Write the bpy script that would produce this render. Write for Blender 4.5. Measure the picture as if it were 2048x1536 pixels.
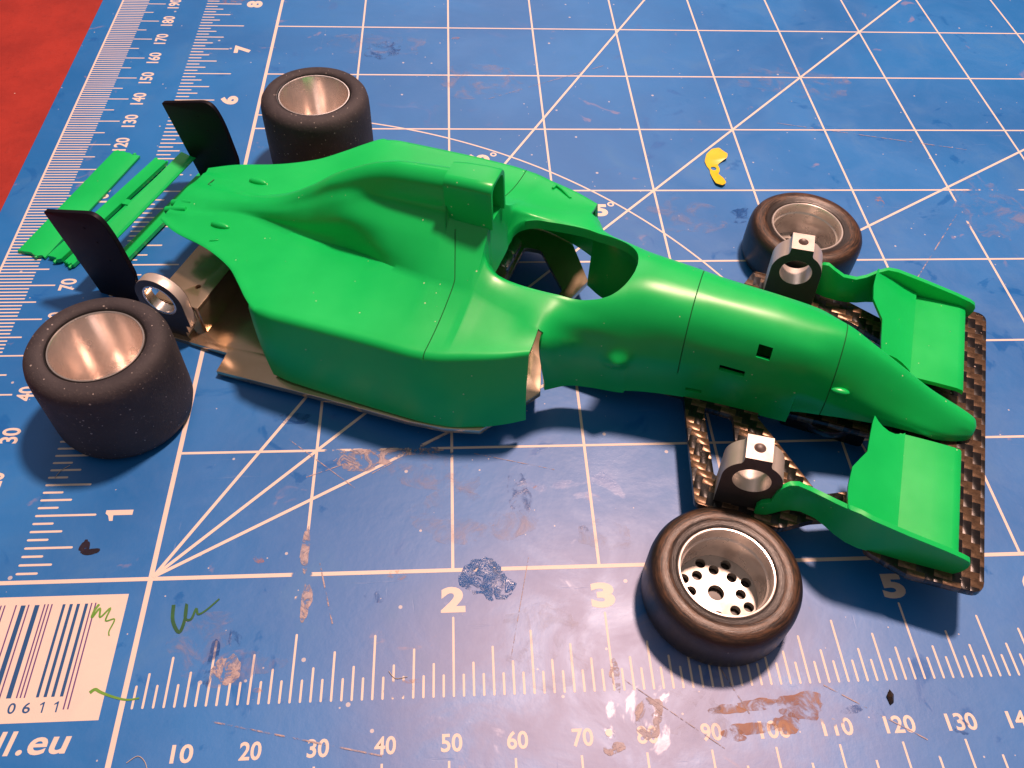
import bpy, bmesh, math, random
from mathutils import Vector, Matrix

MM = 0.001
scene = bpy.context.scene
for o in list(bpy.data.objects):
    bpy.data.objects.remove(o, do_unlink=True)
COL = scene.collection

# ------------------------------------------------------------------ camera
cam_data = bpy.data.cameras.new('camera')
cam = bpy.data.objects.new('camera', cam_data)
COL.objects.link(cam)
cam_data.sensor_width = 36.0
cam_data.lens = 36.0 * 1717.11 / 2048.0
cam_data.clip_start = 0.005
cam_data.clip_end = 20.0
right = Vector((0.99796968, -0.05066587, 0.03859399))
fwd = Vector((0.06173794, 0.62063499, -0.7816653)).normalized()
right = (right - fwd * right.dot(fwd)).normalized()
up = right.cross(fwd)
cam.matrix_world = Matrix((
    (right.x, up.x, -fwd.x, 52.342 * MM),
    (right.y, up.y, -fwd.y, -67.183 * MM),
    (right.z, up.z, -fwd.z, 135.911 * MM),
    (0, 0, 0, 1)))
scene.camera = cam

# ------------------------------------------------------------------ world, lamps, exposure
world = bpy.data.worlds.new('World')
scene.world = world
world.use_nodes = True
wn = world.node_tree.nodes
wl = world.node_tree.links
wn.clear()
w_out = wn.new('ShaderNodeOutputWorld')
w_bg = wn.new('ShaderNodeBackground')
w_tc = wn.new('ShaderNodeTexCoord')
w_sep = wn.new('ShaderNodeSeparateXYZ')
w_ramp = wn.new('ShaderNodeValToRGB')
w_ramp.color_ramp.elements[0].position = 0.0
w_ramp.color_ramp.elements[0].color = (0.16, 0.12, 0.10, 1)
w_ramp.color_ramp.elements[1].position = 1.0
w_ramp.color_ramp.elements[1].color = (0.95, 0.84, 0.82, 1)
wl.new(w_tc.outputs['Generated'], w_sep.inputs[0])
wl.new(w_sep.outputs['Z'], w_ramp.inputs[0])
wl.new(w_ramp.outputs[0], w_bg.inputs['Color'])
wl.new(w_bg.outputs[0], w_out.inputs['Surface'])
w_bg.inputs['Strength'].default_value = 0.26


def area_lamp(name, loc, target, size, power, color):
    ld = bpy.data.lights.new(name, 'AREA')
    ld.shape = 'DISK'
    ld.size = size
    ld.energy = power
    ld.color = color
    lo = bpy.data.objects.new(name, ld)
    COL.objects.link(lo)
    lo.location = loc
    d = Vector(target) - Vector(loc)
    lo.rotation_euler = d.to_track_quat('-Z', 'Y').to_euler()
    return lo


# the bulb of the work lamp above and behind the bench, and the second bulb beside it
area_lamp('work_lamp', (0.215, 0.235, 0.70), (0.075, 0.05, 0.0), 0.075, 6.6, (1.0, 0.615, 0.48))
area_lamp('second_lamp', (0.11, 1.15, 0.74), (0.075, 0.08, 0.0), 0.60, 1.5, (1.0, 0.76, 0.72))

scene.view_settings.view_transform = 'Standard'
scene.view_settings.look = 'None'
scene.view_settings.exposure = 0.32
scene.view_settings.gamma = 1.0
scene.view_settings.use_curve_mapping = False
scene.render.engine = 'CYCLES'
scene.render.resolution_x = 1024
scene.render.resolution_y = 768

# ------------------------------------------------------------------ helpers
random.seed(7)


class MB:
    """collects vertices (mm) and faces, builds ONE mesh object (m)"""

    def __init__(self):
        self.v = []
        self.f = []

    def add(self, vs, fs):
        b = len(self.v)
        self.v += [tuple(p) for p in vs]
        self.f += [tuple(i + b for i in q) for q in fs]

    def quad(self, a, b, c, d):
        self.add([a, b, c, d], [(0, 1, 2, 3)])

    def rect(self, x0, y0, x1, y1, z):
        self.quad((x0, y0, z), (x1, y0, z), (x1, y1, z), (x0, y1, z))

    def strip(self, a, b, w, z):
        dx, dy = b[0] - a[0], b[1] - a[1]
        l = math.hypot(dx, dy)
        nx, ny = -dy / l * w / 2, dx / l * w / 2
        self.quad((a[0] - nx, a[1] - ny, z), (b[0] - nx, b[1] - ny, z),
                  (b[0] + nx, b[1] + ny, z), (a[0] + nx, a[1] + ny, z))

    def build(self, name, mat, parent=None, smooth=None):
        me = bpy.data.meshes.new(name)
        me.from_pydata([(x * MM, y * MM, z * MM) for x, y, z in self.v], [], self.f)
        me.update()
        return link_mesh(name, me, mat, parent, smooth)


def link_mesh(name, me, mat, parent=None, smooth=None):
    me.materials.clear()
    if mat:
        me.materials.append(mat)
    if smooth is not None:
        for p in me.polygons:
            p.use_smooth = True
        me.set_sharp_from_angle(angle=math.radians(smooth))
    o = bpy.data.objects.new(name, me)
    COL.objects.link(o)
    if parent:
        o.parent = parent
    return o


def evaluated(o):
    dg = bpy.context.evaluated_depsgraph_get()
    return bpy.data.meshes.new_from_object(o.evaluated_get(dg))


def tag(o, label, cat, group=None, kind=None):
    if label:
        o['label'] = label
    if cat:
        o['category'] = cat
    if group:
        o['group'] = group
    if kind:
        o['kind'] = kind
    return o


def plate_mesh(outlines, z0, z1, bevel=0.0, res=3):
    """2-D outlines (first outer, others holes; mm) -> solid plate mesh between z0 and z1"""
    cu = bpy.data.curves.new('tmp', 'CURVE')
    cu.dimensions = '2D'
    cu.fill_mode = 'BOTH'
    cu.extrude = (z1 - z0) / 2 * MM - bevel * MM
    cu.bevel_depth = bevel * MM
    cu.bevel_resolution = res if bevel else 0
    cu.offset = -bevel * MM
    for pts in outlines:
        s = cu.splines.new('POLY')
        s.points.add(len(pts) - 1)
        for p, q in zip(s.points, pts):
            p.co = (q[0] * MM, q[1] * MM, 0, 1)
        s.use_cyclic_u = True
    o = bpy.data.objects.new('tmp', cu)
    COL.objects.link(o)
    me = evaluated(o)
    bpy.data.objects.remove(o, do_unlink=True)
    me.transform(Matrix.Translation((0, 0, (z0 + z1) / 2 * MM)))
    bm = bmesh.new()
    bm.from_mesh(me)
    bmesh.ops.remove_doubles(bm, verts=bm.verts, dist=1e-7)
    bmesh.ops.recalc_face_normals(bm, faces=bm.faces)
    bm.to_mesh(me)
    bm.free()
    return me


def circle(cx, cy, r, n=32, rev=False):
    a = [2 * math.pi * i / n for i in range(n)]
    if rev:
        a.reverse()
    return [(cx + r * math.cos(t), cy + r * math.sin(t)) for t in a]


def rounded(pts, r, n=5):
    """round the corners of a polygon; r scalar or list"""
    out = []
    N = len(pts)
    for i in range(N):
        p0, p1, p2 = Vector(pts[i - 1]), Vector(pts[i]), Vector(pts[(i + 1) % N])
        rr = r[i] if isinstance(r, (list, tuple)) else r
        if rr <= 0:
            out.append(tuple(p1))
            continue
        d0, d2 = (p0 - p1), (p2 - p1)
        k0 = min(rr, d0.length * 0.45)
        k2 = min(rr, d2.length * 0.45)
        a = p1 + d0.normalized() * k0
        b = p1 + d2.normalized() * k2
        for j in range(n + 1):
            t = j / n
            q = a * (1 - t) ** 2 + p1 * 2 * t * (1 - t) + b * t ** 2
            out.append((q.x, q.y))
    return out


def lathe(profile, n=72, closed=False):
    vs, fs = [], []
    m = len(profile)
    for i in range(n):
        a = 2 * math.pi * i / n
        for r, z in profile:
            vs.append((r * math.cos(a), r * math.sin(a), z))
    for i in range(n):
        j = (i + 1) % n
        for k in range(m if closed else m - 1):
            l = (k + 1) % m
            fs.append((i * m + k, j * m + k, j * m + l, i * m + l))
    return vs, fs


def tube(path, r, n=10, cap=True):
    """tube along a 3-D path in mm"""
    vs, fs = [], []
    P = [Vector(p) for p in path]
    prev = None
    for i, p in enumerate(P):
        t = (P[min(i + 1, len(P) - 1)] - P[max(i - 1, 0)]).normalized()
        if prev is None:
            prev = t.orthogonal().normalized()
        nrm = (prev - t * prev.dot(t)).normalized()
        prev = nrm
        b = t.cross(nrm)
        rr = r[i] if isinstance(r, (list, tuple)) else r
        for k in range(n):
            a = 2 * math.pi * k / n
            vs.append(tuple(p + nrm * rr * math.cos(a) + b * rr * math.sin(a)))
    for i in range(len(P) - 1):
        for k in range(n):
            l = (k + 1) % n
            fs.append((i * n + k, i * n + l, (i + 1) * n + l, (i + 1) * n + k))
    if cap:
        fs.append(tuple(range(n))[::-1])
        fs.append(tuple((len(P) - 1) * n + k for k in range(n)))
    return vs, fs


def interp(tab, x):
    """monotone (Fritsch-Carlson) cubic through rows (x, y...)"""
    xs = [t[0] for t in tab]
    n = len(xs)
    if x <= xs[0]:
        return list(tab[0][1:])
    if x >= xs[-1]:
        return list(tab[-1][1:])
    k = 0
    while xs[k + 1] < x:
        k += 1
    out = []
    for c in range(1, len(tab[0])):
        def sl(i):
            return (tab[i + 1][c] - tab[i][c]) / (xs[i + 1] - xs[i])

        def tg(i):
            if i == 0:
                return sl(0)
            if i == n - 1:
                return sl(n - 2)
            a, b = sl(i - 1), sl(i)
            if a * b <= 0:
                return 0.0
            return 2 * a * b / (a + b)
        h = xs[k + 1] - xs[k]
        t = (x - xs[k]) / h
        m0, m1 = tg(k), tg(k + 1)
        y0, y1 = tab[k][c], tab[k + 1][c]
        out.append((2 * t ** 3 - 3 * t ** 2 + 1) * y0 + (t ** 3 - 2 * t ** 2 + t) * h * m0
                   + (-2 * t ** 3 + 3 * t ** 2) * y1 + (t ** 3 - t ** 2) * h * m1)
    return out


# ------------------------------------------------------------------ node helpers
class NT:
    def __init__(self, name):
        self.m = bpy.data.materials.new(name)
        self.m.use_nodes = True
        self.t = self.m.node_tree
        self.t.nodes.clear()
        self.out = self.t.nodes.new('ShaderNodeOutputMaterial')
        self.b = self.t.nodes.new('ShaderNodeBsdfPrincipled')
        self.t.links.new(self.b.outputs[0], self.out.inputs['Surface'])
        self.tc = self.t.nodes.new('ShaderNodeTexCoord')

    def link(self, a, b):
        self.t.links.new(a, b)

    def put(self, sock, val):
        if isinstance(val, bpy.types.NodeSocket):
            self.t.links.new(val, sock)
        else:
            if isinstance(val, tuple) and len(val) == 3 and sock.type == 'RGBA':
                val = val + (1,)
            sock.default_value = val

    def set(self, **kw):
        for k, v in kw.items():
            self.put(self.b.inputs[k.replace('_', ' ')], v)

    @property
    def obj(self):
        return self.tc.outputs['Object']

    def mapping(self, vec, scale=(1, 1, 1), loc=(0, 0, 0), rot=(0, 0, 0)):
        n = self.t.nodes.new('ShaderNodeMapping')
        self.link(vec, n.inputs['Vector'])
        n.inputs['Scale'].default_value = scale
        n.inputs['Location'].default_value = loc
        n.inputs['Rotation'].default_value = rot
        return n.outputs[0]

    def noise(self, scale, detail=3, rough=0.55, vec=None, dist=0.0):
        n = self.t.nodes.new('ShaderNodeTexNoise')
        self.link(vec if vec is not None else self.obj, n.inputs['Vector'])
        n.inputs['Scale'].default_value = scale
        n.inputs['Detail'].default_value = detail
        n.inputs['Roughness'].default_value = rough
        n.inputs['Distortion'].default_value = dist
        return n.outputs[0]

    def math(self, op, a, b=None, c=None, clamp=False):
        n = self.t.nodes.new('ShaderNodeMath')
        n.operation = op
        n.use_clamp = clamp
        self.put(n.inputs[0], a)
        if b is not None:
            self.put(n.inputs[1], b)
        if c is not None:
            self.put(n.inputs[2], c)
        return n.outputs[0]

    def ramp(self, fac, lo, hi, a=0.0, b=1.0):
        n = self.t.nodes.new('ShaderNodeMapRange')
        n.interpolation_type = 'SMOOTHSTEP'
        self.put(n.inputs['Value'], fac)
        n.inputs['From Min'].default_value = lo
        n.inputs['From Max'].default_value = hi
        n.inputs['To Min'].default_value = a
        n.inputs['To Max'].default_value = b
        return n.outputs[0]

    def mix(self, fac, a, b):
        n = self.t.nodes.new('ShaderNodeMix')
        n.data_type = 'RGBA'
        self.put(n.inputs[0], fac)
        self.put(n.inputs[6], a)
        self.put(n.inputs[7], b)
        return n.outputs[2]

    def specks(self, scale, radius, keep, vec=None):
        """small round dust specks: 1 on a speck (radius in cell units)"""
        n = self.t.nodes.new('ShaderNodeTexVoronoi')
        n.feature = 'F1'
        self.link(vec if vec is not None else self.obj, n.inputs['Vector'])
        n.inputs['Scale'].default_value = scale
        s = self.t.nodes.new('ShaderNodeSeparateColor')
        self.link(n.outputs['Color'], s.inputs[0])
        rad = self.math('MULTIPLY', s.outputs[0], radius)
        d = self.math('LESS_THAN', n.outputs['Distance'], rad)
        k = self.math('LESS_THAN', s.outputs[1], keep)
        return self.math('MULTIPLY', d, k)

    def bump(self, height, strength, dist, normal=None):
        n = self.t.nodes.new('ShaderNodeBump')
        self.put(n.inputs['Height'], height)
        n.inputs['Strength'].default_value = strength
        n.inputs['Distance'].default_value = dist
        if normal is not None:
            self.link(normal, n.inputs['Normal'])
        return n.outputs[0]

    def xyz(self, vec=None):
        s = self.t.nodes.new('ShaderNodeSeparateXYZ')
        self.link(vec if vec is not None else self.obj, s.inputs[0])
        return s.outputs


# ------------------------------------------------------------------ materials
def mat_blue():
    k = NT('mat_blue_vinyl')
    big = k.noise(14, 4, 0.6, dist=0.6)
    mid = k.noise(60, 5, 0.65, dist=0.8)
    fine = k.noise(420, 3, 0.6)
    c = k.mix(k.ramp(big, 0.35, 0.68), (0.0, 0.138, 0.47), (0.003, 0.180, 0.57))
    c = k.mix(k.math('MULTIPLY', k.ramp(mid, 0.52, 0.75), 0.40), c, (0.03, 0.19, 0.48))
    # pale lamp glare painted into the mat colour, broken up like scuffing
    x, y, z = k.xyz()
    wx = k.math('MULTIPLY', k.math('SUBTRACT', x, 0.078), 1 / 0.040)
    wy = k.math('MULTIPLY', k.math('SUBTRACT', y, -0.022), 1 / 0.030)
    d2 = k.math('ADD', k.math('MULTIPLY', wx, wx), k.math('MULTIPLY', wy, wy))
    worn = k.math('MULTIPLY', k.ramp(d2, 0.0, 1.6, 1.0, 0.0), k.ramp(mid, 0.30, 0.62))  # mask of the painted glare, patchy with noise
    scr = k.noise(30, 4, 0.7, vec=k.mapping(k.obj, scale=(1, 16, 1), rot=(0, 0, 0.5)))
    scr2 = k.noise(34, 4, 0.7, vec=k.mapping(k.obj, scale=(14, 1, 1), rot=(0, 0, -0.35)))
    lines = k.math('MAXIMUM', k.ramp(scr, 0.66, 0.72), k.ramp(scr2, 0.68, 0.74))
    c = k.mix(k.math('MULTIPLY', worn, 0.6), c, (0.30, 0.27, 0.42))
    c = k.mix(k.math('MULTIPLY', lines, 0.11), c, (0.34, 0.40, 0.56))
    blot = k.noise(95, 4, 0.6, vec=k.mapping(k.obj, loc=(3.1, 1.7, 0)), dist=1.0)
    c = k.mix(k.math('MULTIPLY', k.ramp(blot, 0.66, 0.74), 0.35), c, (0.46, 0.27, 0.27))
    dark = k.noise(70, 4, 0.6, vec=k.mapping(k.obj, loc=(7.1, 2.7, 0)), dist=1.4)
    c = k.mix(k.math('MULTIPLY', k.ramp(dark, 0.60, 0.72), 0.35), c, (0.004, 0.075, 0.38))
    sp = k.specks(260, 0.10, 0.35)
    sp2 = k.specks(620, 0.12, 0.12)
    c = k.mix(k.math('MULTIPLY', k.math('MAXIMUM', sp, sp2), 0.75), c, (0.62, 0.58, 0.58))
    r = k.math('ADD', k.ramp(mid, 0.3, 0.7, 0.40, 0.52), k.math('MULTIPLY', k.ramp(dark, 0.62, 0.68), -0.12))
    h = k.math('ADD', k.math('MULTIPLY', fine, 0.6), k.math('ADD', k.math('MULTIPLY', mid, 0.8), k.math('MULTIPLY', lines, -0.35)))
    k.set(Base_Color=c, Roughness=r, Specular_IOR_Level=0.9,
          Normal=k.bump(h, 0.16, 0.0003))
    return k.m


def mat_print():
    """white ink on the mat, rubbed away in places"""
    k = NT('mat_white_ink')
    n = k.noise(130, 5, 0.7, dist=0.6)
    n2 = k.noise(900, 2, 0.6)
    x, y, z = k.xyz()
    spots = None
    for (sx, sy, rx, ry) in ((25.2, 3.5, 3.2, 7.0), (31, 24.5, 6, 3), (44, 24.5, 10, 3.2), (26.5, -6, 3, 5), (35, 27, 5, 5),
                             (109.5, -27, 3, 2), (42, -20, 3, 2), (190, 101.6, 9, 2.5), (178, 91, 2.5, 8),
                             (14.8, -16, 3.2, 4)):
        a = k.math('MULTIPLY', k.math('SUBTRACT', x, sx * MM), 1 / (rx * MM))
        b = k.math('MULTIPLY', k.math('SUBTRACT', y, sy * MM), 1 / (ry * MM))
        d = k.ramp(k.math('ADD', k.math('MULTIPLY', a, a), k.math('MULTIPLY', b, b)), 0.1, 1.2, 0.34, 0.0)
        spots = d if spots is None else k.math('MAXIMUM', spots, d)
    f = k.math('ADD', k.math('ADD', n, k.math('MULTIPLY', k.math('SUBTRACT', n2, 0.5), 0.25)), spots)
    worn = k.ramp(f, 0.73, 0.84)
    tr = k.t.nodes.new('ShaderNodeBsdfTransparent')
    mx = k.t.nodes.new('ShaderNodeMixShader')
    c = k.mix(k.ramp(n, 0.3, 0.7), (0.78, 0.68, 0.61), (0.72, 0.64, 0.59))
    k.set(Base_Color=c, Roughness=0.5)
    k.link(worn, mx.inputs[0])
    k.link(k.b.outputs[0], mx.inputs[1])
    k.link(tr.outputs[0], mx.inputs[2])
    k.link(mx.outputs[0], k.out.inputs['Surface'])
    return k.m


def mat_plain(name, color, rough=0.5, metallic=0.0, var=0.0, scale=80, bump=0.0, specks=0.0, spec=0.5):
    k = NT(name)
    n = k.noise(scale, 4, 0.6)
    c = color
    if var:
        d = tuple(max(0.0, x * (1 - var)) for x in color)
        e = tuple(min(1.0, x * (1 + var)) for x in color)
        c = k.mix(k.ramp(n, 0.3, 0.7), d, e)
    if specks:
        sp = k.math('MAXIMUM', k.specks(420, 0.13, specks), k.specks(900, 0.16, specks))
        c = k.mix(k.math('MULTIPLY', sp, 0.8), c, (0.65, 0.60, 0.58))
    k.set(Base_Color=c, Roughness=k.ramp(n, 0.3, 0.7, rough * 0.88, min(1, rough * 1.12)), Metallic=metallic, Specular_IOR_Level=spec)
    if bump:
        k.set(Normal=k.bump(k.noise(scale * 8, 3, 0.6), bump, 0.0002))
    return k.m


def mat_green():
    k = NT('green_plastic')
    n = k.noise(45, 4, 0.6)
    # long fine sanding marks along the car
    sand = k.noise(700, 3, 0.7, vec=k.mapping(k.obj, scale=(0.05, 1, 1)))
    c = k.mix(k.ramp(n, 0.3, 0.7), (0.002, 0.53, 0.105), (0.004, 0.60, 0.125))
    rub = k.math('MULTIPLY', k.ramp(n, 0.5, 0.75), k.ramp(sand, 0.45, 0.65))
    c = k.mix(k.math('MULTIPLY', rub, 0.05), c, (0.14, 0.58, 0.12))
    sp = k.math('MAXIMUM', k.specks(230, 0.055, 0.45), k.specks(560, 0.095, 0.40))
    c = k.mix(k.math('MULTIPLY', sp, 0.8), c, (0.55, 0.72, 0.42))
    k.set(Base_Color=c, Roughness=k.ramp(n, 0.3, 0.7, 0.29, 0.38), Specular_IOR_Level=0.45,
          Subsurface_Weight=0.12, Subsurface_Radius=(0.3, 1.0, 0.35), Subsurface_Scale=0.0012,
          Normal=k.bump(k.math('ADD', sand, k.noise(160, 2)), 0.02, 0.0002))
    return k.m


def mat_foam():
    k = NT('black_foam_rubber')
    n = k.noise(1500, 3, 0.7)
    big = k.noise(90, 3, 0.6)
    c = k.mix(k.ramp(big, 0.35, 0.65), (0.032, 0.029, 0.036), (0.050, 0.045, 0.052))
    c = k.mix(k.math('MULTIPLY', k.ramp(n, 0.58, 0.75), 0.5), c, (0.16, 0.135, 0.125))
    sp = k.math('MAXIMUM', k.specks(480, 0.11, 0.5), k.specks(1200, 0.20, 0.45))
    c = k.mix(k.math('MULTIPLY', sp, 0.75), c, (0.42, 0.38, 0.36))
    k.set(Base_Color=c, Roughness=0.72, Specular_IOR_Level=0.45, Normal=k.bump(n, 0.5, 0.0002))
    return k.m


def mat_tyre():
    """shiny moulded rubber, its sidewall rubbed brown in rings"""
    k = NT('worn_rubber')
    x, y, z = k.xyz()
    r = k.math('SQRT', k.math('ADD', k.math('MULTIPLY', x, x), k.math('MULTIPLY', y, y)))
    comb = k.t.nodes.new('ShaderNodeCombineXYZ')
    k.link(k.math('MULTIPLY', r, 60), comb.inputs[0])
    ang = k.math('ARCTAN2', y, x)
    k.link(k.math('MULTIPLY', k.math('SINE', ang), 0.05), comb.inputs[1])
    k.link(k.math('MULTIPLY', k.math('COSINE', ang), 0.05), comb.inputs[2])
    rings = k.noise(60, 4, 0.7, vec=comb.outputs[0])
    fine = k.noise(700, 3, 0.6)
    wornr = k.math('MULTIPLY', k.ramp(r, 0.0088, 0.0097), k.ramp(r, 0.0110, 0.0124, 1.0, 0.0))
    wornr = k.math('MULTIPLY', wornr, k.ramp(z, 0.0055, 0.0080))
    grain = k.noise(900, 4, 0.7, dist=0.3)
    wornr = k.math('MULTIPLY', wornr, k.ramp(k.math('ADD', k.math('MULTIPLY', rings, 0.85), k.math('MULTIPLY', grain, 0.2)), 0.40, 0.72))
    c = k.mix(wornr, (0.015, 0.011, 0.010), (0.15, 0.072, 0.034))
    sp = k.specks(700, 0.14, 0.15)
    c = k.mix(k.math('MULTIPLY', sp, 0.6), c, (0.4, 0.32, 0.28))
    k.set(Base_Color=c, Roughness=k.ramp(rings, 0.3, 0.7, 0.34, 0.46), Specular_IOR_Level=0.6,
          Normal=k.bump(k.math('ADD', k.math('MULTIPLY', rings, 1.0), k.math('MULTIPLY', fine, 0.4)), 0.22, 0.0003))
    return k.m


def mat_alu(name, base=(0.90, 0.80, 0.74), rough=0.22, turned=True, metal=0.9):
    k = NT(name)
    n = k.noise(160, 4, 0.6)
    rr = k.ramp(n, 0.3, 0.7, rough * 0.75, rough * 1.3)
    c = k.mix(k.math('MULTIPLY', k.ramp(n, 0.55, 0.72), 0.5), base, tuple(x * 0.62 for x in base))
    if turned:
        x, y, z = k.xyz()
        r = k.math('SQRT', k.math('ADD', k.math('MULTIPLY', x, x), k.math('MULTIPLY', y, y)))
        comb = k.t.nodes.new('ShaderNodeCombineXYZ')
        k.link(r, comb.inputs[0])
        k.link(z, comb.inputs[1])
        g = k.noise(4200, 2, 0.6, vec=comb.outputs[0])
        tg = k.t.nodes.new('ShaderNodeTangent')
        tg.direction_type = 'RADIAL'
        tg.axis = 'Z'
        k.set(Normal=k.bump(g, 0.10, 0.0001), Anisotropic=0.75, Anisotropic_Rotation=0.25, Tangent=tg.outputs[0])
    else:
        k.set(Normal=k.bump(k.noise(2500, 2, vec=k.mapping(k.obj, scale=(0.15, 1, 1))), 0.08, 0.0001))
    k.set(Base_Color=c, Roughness=rr, Metallic=metal)
    return k.m


def mat_brass():
    k = NT('polished_chassis_metal')
    n = k.noise(60, 4, 0.6)
    c = k.mix(k.ramp(n, 0.3, 0.7), (0.60, 0.45, 0.30), (0.72, 0.57, 0.42))
    br = k.noise(900, 3, 0.7, vec=k.mapping(k.obj, scale=(0.05, 1, 1), rot=(0, 0, 0.6)))
    k.set(Base_Color=c, Metallic=0.85, Roughness=k.ramp(n, 0.3, 0.7, 0.18, 0.27), Normal=k.bump(br, 0.05, 0.0001))
    return k.m


def mat_carbon():
    """2x2 twill carbon weave under gloss resin"""
    k = NT('carbon_fibre')
    p = 1.4 * MM
    x, y, z = k.xyz()
    fx = k.math('MULTIPLY', x, 1 / p)
    fy = k.math('MULTIPLY', y, 1 / p)
    i = k.math('FLOOR', fx)
    j = k.math('FLOOR', fy)
    s = k.math('ADD', i, j)
    m4 = k.math('SUBTRACT', s, k.math('MULTIPLY', k.math('FLOOR', k.math('MULTIPLY', s, 0.25)), 4.0))
    warp = k.math('LESS_THAN', m4, 1.5)
    tx = k.math('SUBTRACT', fx, i)
    ty = k.math('SUBTRACT', fy, j)
    hx = k.math('MULTIPLY', k.math('MULTIPLY', tx, k.math('SUBTRACT', 1.0, tx)), 4.0)
    hy = k.math('MULTIPLY', k.math('MULTIPLY', ty, k.math('SUBTRACT', 1.0, ty)), 4.0)
    ux = k.math('MULTIPLY', k.math('SUBTRACT', fx, k.math('MULTIPLY', k.math('FLOOR', k.math('MULTIPLY', fx, 0.5)), 2.0)), 0.5)
    # every tow rises and dips along its own length
    ph = k.math('MULTIPLY', k.math('ADD', fx, fy), math.pi / 2)
    wv = k.math('SINE', ph)
    h1 = k.math('ADD', k.math('MULTIPLY', hy, 0.5), k.math('MULTIPLY', wv, 0.55))
    h2 = k.math('SUBTRACT', k.math('MULTIPLY', hx, 0.5), k.math('MULTIPLY', wv, 0.55))
    hm = k.t.nodes.new('ShaderNodeMix')
    hm.data_type = 'FLOAT'
    k.link(warp, hm.inputs[0])
    k.link(h2, hm.inputs[2])
    k.link(h1, hm.inputs[3])
    fib = k.noise(1600, 2, 0.6)
    c = k.mix(warp, (0.005, 0.004, 0.005), (0.17, 0.105, 0.062))  # tan warp tows carry the lamp highlight in their colour
    c = k.mix(k.math('MULTIPLY', k.ramp(fib, 0.4, 0.7), 0.5), c, (0.02, 0.013, 0.011))
    c = k.mix(k.math('MULTIPLY', k.specks(700, 0.13, 0.2), 0.7), c, (0.6, 0.5, 0.45))
    nrm = k.bump(k.math('ADD', hm.outputs[0], k.math('MULTIPLY', fib, 0.15)), 0.34, 0.0006)
    k.set(Base_Color=c, Metallic=k.math('MULTIPLY', warp, 0.55), Roughness=0.32, Normal=nrm,
          Coat_Weight=0.15, Coat_Roughness=0.12)
    return k.m


def mat_table():
    k = NT('red_table_paint')
    n = k.noise(40, 5, 0.65)
    f = k.noise(600, 3, 0.6)
    c = k.mix(k.ramp(n, 0.3, 0.7), (0.28, 0.018, 0.012), (0.40, 0.030, 0.018))
    c = k.mix(k.math('MULTIPLY', k.ramp(f, 0.55, 0.75), 0.3), c, (0.20, 0.015, 0.012))
    bl = k.noise(28, 3, 0.5, vec=k.mapping(k.obj, loc=(0.033, 0.0, 0)))
    c = k.mix(k.math('MULTIPLY', k.ramp(bl, 0.70, 0.76), 0.7), c, (0.06, 0.05, 0.02))
    c = k.mix(k.math('MULTIPLY', k.specks(240, 0.08, 0.2), 0.6), c, (0.7, 0.6, 0.55))
    k.set(Base_Color=c, Roughness=0.5, Normal=k.bump(f, 0.3, 0.0003))
    return k.m


M_BLUE = mat_blue()
M_INK = mat_print()
M_BARBLUE = mat_plain('barcode_blue_ink', (0.012, 0.085, 0.26), 0.5)
M_BARVIOLET = mat_plain('barcode_violet_ink', (0.12, 0.05, 0.22), 0.5)
M_GREEN = mat_green()
M_GROOVE = mat_plain('panel_line_green', (0.012, 0.20, 0.045), 0.6)  # darker green for the faces along the engraved lines
M_FOAM = mat_foam()
M_TYRE = mat_tyre()
M_ALU = mat_alu('turned_aluminium')
M_RIM = mat_alu('satin_front_rim', (0.92, 0.84, 0.79), 0.26, metal=0.6)
M_ALUF = mat_alu('bright_faced_aluminium', (0.50, 0.48, 0.45), rough=0.42)
M_BLOCK = mat_alu('milled_aluminium', (0.72, 0.66, 0.61), 0.42, turned=False, metal=0.55)
M_BRASS = mat_brass()
M_CARBON = mat_carbon()
M_TABLE = mat_table()
M_BLACK = mat_plain('black_gloss_plastic', (0.003, 0.003, 0.008), 0.5, var=0.3, specks=0.08, spec=0.2)
M_DARK = mat_plain('dark_motor_plastic', (0.012, 0.011, 0.012), 0.45, var=0.3)
M_STEEL = mat_alu('steel', (0.62, 0.60, 0.58), 0.22, turned=False)
M_COPPER = mat_plain('dark_wire', (0.05, 0.022, 0.02), 0.4, var=0.4, scale=600)

# ------------------------------------------------------------------ the setting: table and cutting mat
mb = MB()
mb.rect(-700, -600, 800, 800, -2.6)
tt = mb.build('table_top', M_TABLE)
tag(tt, 'red painted table top showing beside the blue mat', 'table', kind='structure')

MAT = bpy.data.objects.new('cutting_mat', None)
COL.objects.link(MAT)
MAT.location = (0, 0, -2.6 * MM)
tag(MAT, 'blue cutting mat printed with white grid, angle lines and rulers', 'cutting mat')


def on_mat(o):
    o.parent = MAT
    o.location = (0, 0, 2.6 * MM)
    return o


out = rounded([(-53.7, -50), (330, -50), (330, 300), (-53.7, 300)], 4)
me = plate_mesh([out], -2.5, 0.0, 0.15, 2)
on_mat(link_mesh('sheet', me, M_BLUE))

ZP = 0.02
I = 25.4
# grid, one part for each printed line
def line(name, a, b, w, z):
    g = MB()
    n = max(1, int(math.hypot(b[0] - a[0], b[1] - a[1]) / 40))
    for i in range(n):
        p = [a[c] + (b[c] - a[c]) * i / n for c in (0, 1)]
        q = [a[c] + (b[c] - a[c]) * (i + 1) / n for c in (0, 1)]
        g.strip(p, q, w, z)
    on_mat(g.build(name, M_INK))


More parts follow.
